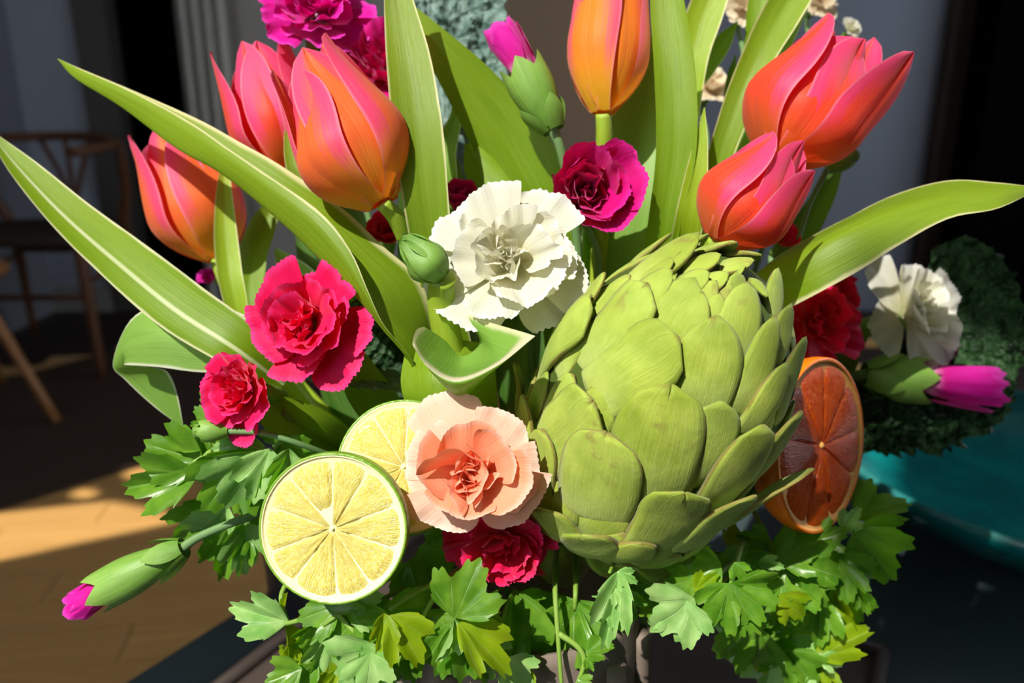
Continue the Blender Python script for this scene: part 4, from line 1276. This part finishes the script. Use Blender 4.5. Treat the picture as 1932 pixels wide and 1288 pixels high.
loft('curled pale leaf with a cream lip in front of the bud stem', [
    [(800, 616, .320), (838, 640, .332), (872, 672, .338), (905, 640, .338), (856, 580, .336)],
    [(786, 622, .312), (826, 664, .322), (872, 694, .326), (925, 668, .316), (905, 602, .326)],
    [(779, 642, .305), (806, 686, .304), (862, 714, .303), (940, 684, .298), (1002, 631, .297)],
    [(781, 656, .305), (814, 702, .304), (862, 730, .303), (930, 700, .299), (1001, 637, .298)],
    [(800, 682, .312), (832, 722, .311), (866, 742, .311), (906, 718, .308), (965, 668, .306)],
    [(846, 732, .33), (856, 746, .33), (868, 754, .33), (884, 744, .33), (905, 722, .335)]], GREEN_LIP, 26, 26)
loft('broad dark green leaf low behind the peach carnation', [
    [(764, 664, .350), (840, 640, .345), (930, 650, .352)],
    [(756, 720, .344), (840, 712, .334), (936, 720, .350)],
    [(768, 770, .345), (850, 780, .336), (940, 790, .352)],
    [(800, 850, .36), (860, 870, .35), (930, 870, .36)]], GREEN_PLAIN, 12, 14)
strap('narrow yellow-green leaf crossing the far left tulip', [(424, 300, .425, 5, 0), (423, 380, .42, 16, 0), (428, 470, .415, 22, 0), (440, 550, .41, 22, 0), (470, 640, .41, 18, 0), (600, 800, .42, 16, 0)], GREEN_YEL, .35)
strap('green leaf behind the far left tulip base', [(520, 380, .46, 12, 0), (494, 430, .455, 24, 0), (474, 500, .45, 26, 0), (480, 600, .44, 24, 0), (560, 760, .44, 18, 0)], GREEN_PLAIN, .3)
strap('green leaf between the two upper left tulips', [(546, 205, .395, 3, 0), (548, 265, .39, 12, 0), (562, 325, .385, 20, 0), (600, 420, .39, 30, 0), (680, 560, .40, 30, 0)], GREEN, .3)
strap('small twisted pale leaf right of the tall upright one', [(860, 168, .40, 2, 0), (858, 220, .40, 12, 20), (842, 275, .40, 20, 0), (846, 340, .40, 18, 0), (870, 480, .41, 16, 0)], GREEN_COOL, .5)
strap('short dark leaf above the white carnation', [(884, 270, .395, 8, 0), (906, 318, .39, 30, 0), (938, 368, .385, 34, 0), (970, 440, .39, 30, 0), (1000, 600, .40, 22, 0)], GREEN_PLAIN, .3)
strap('broad dull green leaf among the left stems', [(520, 470, .44, 4, 0), (556, 520, .44, 30, 0), (620, 600, .43, 44, 0), (700, 720, .43, 40, 0), (800, 880, .43, 30, 0)], GREEN_COOL, .3)
strap('shaded broad leaf below the larger hot pink carnation', [(640, 640, .36, 8, 0), (668, 680, .362, 26, 0), (690, 730, .368, 40, 0), (740, 800, .385, 38, 0), (820, 900, .41, 30, 0)], GREEN_PLAIN, .3)
strap('olive leaf under the smaller hot pink carnation', [(470, 740, .345, 10, 0), (520, 778, .345, 34, 0), (580, 810, .35, 46, 0), (640, 850, .365, 40, 0), (740, 920, .40, 30, 0)], GREEN_PLAIN, .4)
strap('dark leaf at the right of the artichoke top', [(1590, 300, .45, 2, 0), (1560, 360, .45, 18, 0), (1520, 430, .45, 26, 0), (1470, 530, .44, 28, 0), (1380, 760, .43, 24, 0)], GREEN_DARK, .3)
# deep foliage filling the heart of the bouquet
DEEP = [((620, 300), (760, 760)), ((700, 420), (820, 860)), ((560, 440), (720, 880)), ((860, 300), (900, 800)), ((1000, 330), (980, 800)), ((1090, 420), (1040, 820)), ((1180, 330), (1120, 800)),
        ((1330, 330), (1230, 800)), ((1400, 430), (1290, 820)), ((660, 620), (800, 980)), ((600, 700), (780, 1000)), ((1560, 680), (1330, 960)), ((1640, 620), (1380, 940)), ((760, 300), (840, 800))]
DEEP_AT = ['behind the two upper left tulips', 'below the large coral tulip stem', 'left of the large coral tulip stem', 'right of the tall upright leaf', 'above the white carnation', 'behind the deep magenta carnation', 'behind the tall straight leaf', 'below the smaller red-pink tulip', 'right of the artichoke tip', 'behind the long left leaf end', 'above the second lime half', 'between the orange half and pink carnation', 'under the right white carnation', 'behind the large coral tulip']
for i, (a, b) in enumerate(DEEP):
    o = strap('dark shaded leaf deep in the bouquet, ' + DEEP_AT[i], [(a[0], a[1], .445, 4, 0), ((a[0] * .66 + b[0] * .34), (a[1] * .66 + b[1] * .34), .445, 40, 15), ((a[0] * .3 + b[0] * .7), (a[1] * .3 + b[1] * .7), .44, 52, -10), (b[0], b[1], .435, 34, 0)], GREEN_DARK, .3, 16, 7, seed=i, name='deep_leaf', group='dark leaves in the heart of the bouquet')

# ------------------------------------------------------------------ kale
def kale_mat(name, c1, c2, scale=140):
    m, nt, out = newmat(name); b = N(nt)
    ob = b.obj()
    n1 = b.noise(ob, scale, 4); 
    vo = b.n('ShaderNodeTexVoronoi'); vo.inputs['Scale'].default_value = scale * 1.6; b.l(ob, vo.inputs['Vector'])
    c = b.mix(b.ss(n1, .3, .7), c1, c2)
    b.l(b.thin(c, c2, .15, .55, .35, b.bump(b.math('ADD', n1, vo.outputs['Distance']), .8, .003)), out.inputs[0])
    return m
KALE_B = kale_mat('blue_green_kale', srgb(74, 104, 96), srgb(126, 152, 142), 110)
KALE_D = kale_mat('dark_curly_kale', srgb(20, 46, 20), srgb(52, 88, 48), 150)  # dark green kale, darkened further in place of the shadow on it
def kale_strap(label, pts, mat, bumps=.30, n=70, nu=26, name='kale_leaf', fr=1.0, frill=0.0, seed=0):
    q = cat(pts, n)
    C_ = [P(a, b, d) for a, b, d, h, t in q]
    v, uv = [], []
    for j in range(n):
        a, b, d, h, tw = q[j]
        tan = (C_[min(j + 1, n - 1)] - C_[max(j - 1, 0)]).normalized()
        vd = (C_[j] - CAM).normalized()
        p = vd.cross(tan).normalized(); n0 = p.cross(tan).normalized()
        if n0.dot(vd) > 0: n0 = -n0
        tr = math.radians(tw)
        wd = p * math.cos(tr) + n0 * math.sin(tr); nn = n0 * math.cos(tr) - p * math.sin(tr)
        hw = max(h, .4) * d / FPX
        for i in range(nu):
            u = -1 + 2 * i / (nu - 1)
            s = j / n * 22 * fr; x = u * 3.2
            bm = bumps * hw * (abs(nz(x, s, seed)) * 1.6 - .3) * (1 - .5 * abs(u))
            ed_ = max(0, abs(u) - .35) / .65
            fl = frill * hw * ed_ ** 1.4 * (math.sin(j * .9 + nz(j * .2, u, seed) * 6) + .7 * nz(j * .5, u * 3, seed + 3))
            sw = 1 + .22 * ed_ * nz(j * .55, 9.1 + seed + (u > 0) * 5)
            v.append(C_[j] + wd * u * hw * sw + nn * (bm + fl + .2 * hw * u * u)); uv.append(((u + 1) / 2, j / (n - 1)))
    o = mesh(name, v, grid_faces(nu, n), mat, origin=C_[-1], uvs=uv)
    return tag(o, label, 'kale', 'kale leaves in the bouquet')
kale_strap('blue-green puckered kale leaf at the top centre', [(888, -60, .455, 50, 0), (890, 30, .455, 64, 0), (900, 130, .455, 58, 0), (910, 230, .455, 46, 0), (925, 320, .45, 36, 0), (960, 600, .44, 30, 0)], KALE_B, .45)
kale_strap('dark blue-green kale leaf edge at the top behind the tall leaf', [(800, -50, .48, 20, 0), (806, 30, .48, 34, 0), (820, 120, .48, 30, 0), (850, 260, .47, 24, 0), (900, 600, .45, 20, 0)], KALE_B, .45, seed=4)
kale_strap('dark curly kale leaf in shade behind the right white carnation', [(1790, 455, .49, 30, 0), (1820, 520, .49, 70, 0), (1840, 610, .49, 80, 0), (1790, 700, .49, 100, 0), (1680, 760, .48, 80, 0), (1500, 840, .46, 50, 0)], KALE_D, .3, frill=.5, seed=8)
kale_strap('sunlit curly kale leaf edge resting over the teal bowl', [(1905, 735, .475, 16, 0), (1850, 770, .472, 40, 10), (1770, 790, .47, 56, 20), (1690, 795, .465, 58, 20), (1610, 800, .46, 50, 10), (1480, 860, .45, 40, 0)], KALE_D, .35, frill=.5, seed=12)
kale_strap('dark curly kale leaf rim behind the violet bud', [(1900, 640, .50, 24, 0), (1860, 690, .50, 50, 0), (1780, 730, .495, 66, 0), (1650, 770, .48, 60, 0), (1480, 850, .46, 40, 0)], KALE_D, .3, frill=.5, seed=15)
kale_strap('dark curly kale tucked below the long left leaf', [(640, 560, .40, 20, 0), (700, 610, .405, 60, 0), (740, 680, .41, 66, 0), (780, 780, .42, 50, 0), (850, 900, .43, 30, 0)], KALE_D, .3, frill=.4, seed=21)
kale_strap('blue-green kale leaf edge below the larger hot pink carnation', [(560, 706, .36, 6, 30), (610, 712, .362, 22, 40), (680, 716, .366, 26, 40), (750, 724, .372, 24, 40), (830, 760, .39, 24, 20)], KALE_B, .2, frill=.2, seed=25)

# ------------------------------------------------------------------ parsley
def leaflet_outline(rs=None, width=1.0):
    """star-shaped outline from the base at (0,0), tip at (0,1): three broad toothed lobes on a wedge"""
    pts = []
    n = 60
    p0 = rs.uniform(0, 6.28)
    for i in range(n + 1):
        a = -1.0 + 2.0 * i / n
        ang = a * math.radians(66)
        lob = 0
        for c, ln, wd in ((0, 1.0, .40), (-.58, .88, .31), (.58, .88, .31), (-.97, .62, .2), (.97, .62, .2)):
            lob = max(lob, ln * math.exp(-((a - c) / wd) ** 2 * .55))
        tri = abs(((a * 6.2 + p0) % 1) - .5) * 2
        tooth = .11 * (tri - .5) + .03 * rs.uniform(-.5, .5)
        r = max(.45, lob) * (1 + tooth)
        if abs(a) > .9: r *= 1 - (abs(a) - .9) * 6
        pts.append((math.sin(ang) * r * width, math.cos(ang) * r))
    return pts

def make_leaflet_mesh(seed, width, fold, droop, ripple):
    rs = random.Random(seed)
    ol = leaflet_outline(rs, width)
    rings = 5
    v = [(0, 0, 0)]; uv = [(.5, 0)]; f = []
    n = len(ol)
    for k in range(1, rings + 1):
        s = (k / rings) ** .85
        for i, (x, y) in enumerate(ol):
            px_, py_ = x * s, y * s
            a = i / (n - 1)
            z = fold * abs(px_) - droop * py_ ** 2 + ripple * math.sin(a * 26 + seed) * s * s + ripple * 1.4 * nz(px_ * 3, py_ * 3, seed)
            v.append((px_, py_, z)); uv.append((a, s))
    for i in range(n - 1):
        f.append((0, 1 + i + 1, 1 + i))
    for k in range(rings - 1):
        for i in range(n - 1):
            a = 1 + k * n + i
            f.append((a, a + 1, a + n + 1, a + n))
    return v, f, uv
LEAFLET = []
for i in range(8):
    LEAFLET.append(make_leaflet_mesh(i * 3 + 1, (.95, .8, 1.1, .7, 1.0, .85, 1.2, .75)[i], (.35, .6, .2, .8, .45, .3, .15, .5)[i], (.15, .35, .3, .1, .5, .25, .2, .4)[i], .035))

def leaflet(base, tip, kind, mat, parent, tilt=0.0, wscale=1.0):
    B, T = PV(base), PV(tip)
    y = T - B; L = y.length; y.normalize()
    vd = (B - CAM).normalized()
    x = y.cross(-vd).normalized()
    z = x.cross(y).normalized()
    if z.dot(vd) > 0: z = -z
    tr = math.radians(tilt)
    x2 = x * math.cos(tr) + z * math.sin(tr); z2 = z * math.cos(tr) - x * math.sin(tr)
    v, f, uv = LEAFLET[kind % 8]
    return mesh('leaflet', [B + x2 * a * L * wscale + y * b * L + z2 * c * L for a, b, c in v], f, mat, parent, uvs=uv)

def sprig(label, stems, leaves, mat=PARSLEY, r=5):
    """stems: list of point lists (px,py,d); leaves: (bx,by,tx,ty,d,kind,tilt[,mat[,w]])"""
    th = thing('parsley_sprig', label, 'parsley', PV(stems[0][0]), 'parsley sprigs in the bouquet')
    for s in stems:
        n = len(s)
        tube('stem', [(p[0], p[1], p[2], r * (1 - .35 * i / max(1, n - 1))) for i, p in enumerate(s)], PSTEM, th, 8)
    for L in leaves:
        bx, by, tx, ty, d, kd, tl = L[:7]
        m_ = L[7] if len(L) > 7 and L[7] else mat
        leaflet((bx, by, d), (tx, ty, d - .004 if tl >= 0 else d + .006), kd, m_, th, tl, L[8] if len(L) > 8 else 1.0)
    return th

Y, LT = PARSLEY_Y, PARSLEY_L
sprig('parsley sprig spreading left above the sunlit floor patch', [[(720, 940, .38), (560, 900, .355), (400, 830, .345), (380, 800, .345)], [(400, 850, .345), (350, 880, .345), (330, 880, .345)]], [
    (385, 870, 268, 838, .345, 0, 20), (375, 895, 230, 922, .345, 3, 0), (400, 860, 322, 818, .347, 4, 25), (405, 800, 368, 770, .35, 2, 10), (430, 790, 380, 740, .355, 5, 0), (452, 800, 420, 770, .355, 1, 20),
    (380, 850, 340, 828, .343, 1, -20)])
sprig('parsley sprig with broad bright leaves left of the front lime', [[(740, 960, .38), (600, 900, .345), (500, 850, .335), (430, 830, .335)], [(520, 850, .335), (470, 890, .333), (440, 920, .333)]], [
    (470, 850, 385, 968, .335, 0, 10), (500, 840, 400, 900, .333, 2, -15), (510, 845, 475, 950, .329, 5, 0, LT), (545, 845, 520, 935, .328, 1, 30, LT), (450, 835, 400, 850, .338, 4, 0, LT), (480, 850, 430, 960, .331, 6, 20, LT), (530, 840, 600, 870, .34, 3, 0)])
sprig('parsley sprig hanging behind the low pink bud', [[(720, 980, .39), (560, 920, .37), (450, 930, .36), (420, 950, .36)]], [
    (410, 940, 330, 1040, .365, 5, 15), (430, 950, 380, 1050, .358, 1, -10, LT), (440, 970, 420, 1095, .362, 3, 0), (460, 985, 470, 1085, .355, 4, 20, LT), (450, 980, 395, 1060, .372, 0, 0), (470, 960, 520, 1040, .36, 2, 0)])
sprig('pale parsley leaf on a thin stalk below the front lime', [[(720, 1130, .36), (600, 1160, .335), (545, 1175, .33), (520, 1178, .33)]], [
    (545, 1172, 428, 1148, .330, 1, 10, LT, .8)], r=6)
sprig('yellow-green parsley leaves hanging edge-on below the front lime', [[(540, 1100, .345), (530, 1130, .34), (545, 1175, .338), (550, 1190, .338)]], [
    (538, 1172, 548, 1250, .336, 3, 40, Y, .7), (536, 1175, 536, 1120, .338, 3, 50, Y, .5), (545, 1215, 548, 1262, .334, 1, 30, Y)])
sprig('parsley sprig filling the bottom left under the front lime', [[(800, 1090, .37), (700, 1140, .335), (640, 1160, .325), (610, 1180, .325)], [(640, 1160, .325), (700, 1230, .32), (720, 1280, .32)]], [
    (640, 1140, 560, 1170, .328, 2, 0), (690, 1145, 610, 1230, .322, 0, -25), (660, 1150, 730, 1160, .325, 4, 30, LT), (720, 1220, 640, 1300, .315, 2, 10, LT, 1.2), (700, 1230, 690, 1310, .312, 6, 0, LT), (620, 1190, 600, 1280, .33, 5, 25, LT),
    (600, 1250, 560, 1295, .33, 1, 0), (570, 1260, 500, 1288, .325, 0, 0), (640, 1260, 620, 1310, .325, 3, 0, Y), (600, 1170, 560, 1230, .335, 5, 40), (720, 1150, 820, 1200, .33, 2, 0)])
sprig('parsley sprig with a yellow-green leaf under the peach carnation', [[(905, 1050, .36), (840, 1090, .330), (780, 1120, .318), (735, 1150, .312)], [(840, 1090, .330), (800, 1160, .325), (770, 1220, .325)], [(830, 1095, .328), (850, 1140, .315), (862, 1165, .310)]], [
    (725, 1155, 715, 1232, .311, 3, 20, Y, 1.0), (735, 1160, 800, 1250, .312, 5, 10, Y), (735, 1160, 680, 1210, .318, 4, 0), (770, 1200, 780, 1290, .33, 2, 0), (800, 1150, 860, 1260, .332, 0, 0)], r=6)
sprig('large flat parsley leaf in front of the red-pink carnation', [[(900, 1060, .36), (840, 1095, .327), (850, 1140, .312), (862, 1165, .307)]], [
    (858, 1166, 900, 1068, .303, 2, 0, None, 1.0), (860, 1165, 950, 1185, .305, 6, -25), (862, 1168, 970, 1268, .306, 5, 15, Y, .7), (858, 1168, 830, 1250, .305, 3, 55, LT, .7), (862, 1170, 900, 1280, .315, 0, 0), (850, 1175, 830, 1285, .318, 5, 0), (866, 1170, 935, 1290, .318, 1, 10)], r=6)
sprig('parsley sprig with bright tip hanging at the bottom centre', [[(1050, 1020, .38), (1047, 1100, .345), (1052, 1190, .335), (1060, 1300, .332)], [(1054, 1195, .335), (1090, 1220, .333), (1102, 1250, .332), (1085, 1300, .332)], [(1085, 1040, .38), (1086, 1110, .35), (1084, 1150, .348)]], [
    (1084, 1130, 985, 1225, .352, 5, 0), (1084, 1130, 1030, 1285, .35, 3, 0), (1084, 1130, 1085, 1260, .349, 0, 0), (1086, 1130, 1130, 1230, .351, 5, 0), (1105, 1235, 1150, 1215, .33, 1, 20), (1105, 1240, 1120, 1265, .33, 3, 0), (1090, 1280, 1120, 1300, .33, 0, 0),
    (975, 1120, 1020, 1165, .345, 2, 0), (970, 1110, 975, 1260, .34, 3, 30), (1000, 1260, 985, 1310, .33, 3, 0, Y), (955, 1240, 1000, 1300, .325, 2, 0, LT)], r=6)
sprig('bright yellow-green serrated parsley leaf hanging below the artichoke', [[(1180, 1040, .36), (1160, 1060, .335), (1150, 1080, .325)]], [
    (1172, 1072, 1140, 1225, .318, 3, 0, LT, .62), (1165, 1078, 1200, 1098, .317, 1, 0, LT, 1.0), (1158, 1110, 1180, 1150, .317, 3, 0, LT), (1150, 1150, 1175, 1190, .318, 3, 0, LT), (1150, 1120, 1118, 1125, .318, 3, 20, LT, .5), (1148, 1160, 1120, 1170, .319, 3, 20, LT, .6), (1170, 1110, 1195, 1175, .335, 0, 0)], r=5)
sprig('cool green parsley leaf curling below the artichoke', [[(1380, 1060, .37), (1330, 1110, .345), (1300, 1128, .335), (1280, 1135, .332)]], [
    (1310, 1128, 1232, 1190, .328, 6, 20, LT, 1.0), (1290, 1130, 1290, 1220, .328, 2, 0, LT), (1310, 1090, 1250, 1110, .345, 0, 0), (1310, 1115, 1350, 1085, .34, 1, 0, Y), (1330, 1120, 1360, 1110, .338, 3, 0, Y)])
sprig('big parsley fan below the right of the artichoke', [[(1400, 1020, .37), (1385, 1080, .345), (1378, 1105, .338)]], [
    (1376, 1100, 1470, 1145, .332, 5, -10), (1376, 1098, 1390, 1215, .332, 2, 0, None, .8), (1376, 1100, 1328, 1185, .334, 5, 15), (1385, 1060, 1405, 1095, .34, 4, 0), (1360, 1060, 1300, 1080, .345, 2, 0), (1378, 1102, 1440, 1195, .334, 0, 10)], r=6)
sprig('shaded parsley cluster under the orange half', [[(1420, 960, .41), (1460, 1040, .385), (1480, 1100, .38), (1500, 1150, .38)], [(1460, 1040, .385), (1520, 1040, .385), (1580, 1010, .388)]], [
    (1450, 1040, 1420, 1090, .375, 0, 0), (1470, 1060, 1540, 1030, .375, 2, 10), (1480, 1080, 1440, 1130, .372, 4, 0), (1500, 1060, 1590, 1090, .376, 6, 0), (1490, 1100, 1500, 1180, .37, 2, 0), (1510, 1080, 1560, 1150, .378, 5, 0),
    (1450, 1020, 1400, 1010, .39, 1, 0), (1540, 1020, 1600, 1000, .388, 0, 0), (1470, 1120, 1520, 1170, .366, 4, 0, Y), (1430, 1060, 1480, 1070, .37, 3, 0, LT), (1480, 990, 1520, 1060, .392, 2, 0)])
sprig('parsley sprig with pale leaves right of the orange half base', [[(1480, 960, .42), (1560, 1010, .40), (1600, 1060, .395), (1630, 1120, .395)]], [
    (1590, 1000, 1620, 960, .395, 1, 0, LT), (1620, 990, 1700, 1040, .395, 2, 0), (1610, 1000, 1690, 1100, .39, 6, 0, None, .9), (1600, 1050, 1650, 1090, .388, 5, 20, LT), (1590, 1060, 1600, 1140, .386, 0, 0), (1615, 980, 1705, 925, .41, 4, 30, None), (1620, 1110, 1640, 1160, .392, 3, 0), (1560, 1040, 1620, 1130, .39, 2, 0)])
sprig('blurred pale parsley cluster at the lower right corner of the bouquet', [[(1440, 1020, .41), (1520, 1120, .40), (1560, 1220, .40), (1540, 1300, .40)], [(1560, 1220, .40), (1600, 1195, .40), (1640, 1185, .40)]], [
    (1530, 1150, 1360, 1215, .41, 2, 0, LT, 1.0), (1520, 1180, 1400, 1265, .412, 6, 0), (1530, 1200, 1480, 1290, .408, 2, 0), (1540, 1240, 1640, 1185, .395, 3, 20, Y, 1.1), (1545, 1240, 1590, 1255, .393, 1, 0, LT), (1535, 1270, 1500, 1300, .395, 5, 0, LT),
    (1560, 1150, 1570, 1240, .405, 5, 0, LT), (1590, 1100, 1620, 1180, .408, 0, 0), (1540, 1130, 1580, 1200, .40, 3, 0, Y), (1500, 1200, 1450, 1300, .415, 0, 0), (1545, 1250, 1560, 1310, .40, 0, 0, Y)])
sprig('dim parsley leaves between the front lime and peach carnation', [[(820, 980, .40), (800, 1040, .37), (780, 1080, .365)]], [
    (790, 1030, 850, 1080, .36, 2, 0), (780, 1050, 800, 1130, .362, 0, 0), (770, 1060, 740, 1130, .358, 5, 0), (800, 1010, 830, 1000, .36, 4, 0), (840, 880, 870, 850, .33, 1, 0)])
def dark_sprig(label, cx, cy, d, n, sp, seed, mat=PARSLEY):
    rs = random.Random(seed)
    lv = []
    for k in range(n):
        an = rs.uniform(.15, PI - .15) if k % 4 else rs.uniform(0, 2 * PI)
        bx = cx + rs.uniform(-sp, sp) * .6; by = cy + rs.uniform(-sp, sp) * .45
        L = rs.uniform(60, 105)
        lv.append((bx, by, bx + math.cos(an) * L, by + math.sin(an) * L, d + rs.uniform(-.008, .010), rs.randint(0, 7), rs.uniform(-35, 35), rs.choice((None, None, None, LT, Y)) if mat is PARSLEY else mat))
    sprig(label, [[(1050, 1000, .41), ((cx + 1050) / 2, (cy + 990) / 2, .405), (cx, cy, d), (cx + rs.uniform(-20, 20), cy + sp * .6, d)]], lv, mat)
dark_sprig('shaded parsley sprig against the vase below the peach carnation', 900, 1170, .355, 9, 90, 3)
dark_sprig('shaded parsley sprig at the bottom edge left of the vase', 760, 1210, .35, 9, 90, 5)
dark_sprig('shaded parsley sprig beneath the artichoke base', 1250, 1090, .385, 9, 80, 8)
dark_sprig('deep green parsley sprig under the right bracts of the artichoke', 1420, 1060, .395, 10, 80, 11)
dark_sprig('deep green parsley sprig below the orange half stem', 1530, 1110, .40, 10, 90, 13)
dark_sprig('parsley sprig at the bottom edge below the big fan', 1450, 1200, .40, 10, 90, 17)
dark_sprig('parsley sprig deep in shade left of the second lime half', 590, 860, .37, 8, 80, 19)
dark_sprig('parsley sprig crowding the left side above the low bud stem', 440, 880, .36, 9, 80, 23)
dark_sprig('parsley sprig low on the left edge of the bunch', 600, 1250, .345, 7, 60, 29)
# ------------------------------------------------------------------ tidy helper properties
for o in bpy.data.objects:
    for k in ('_o', '_x'):
        if k in o: del o[k]
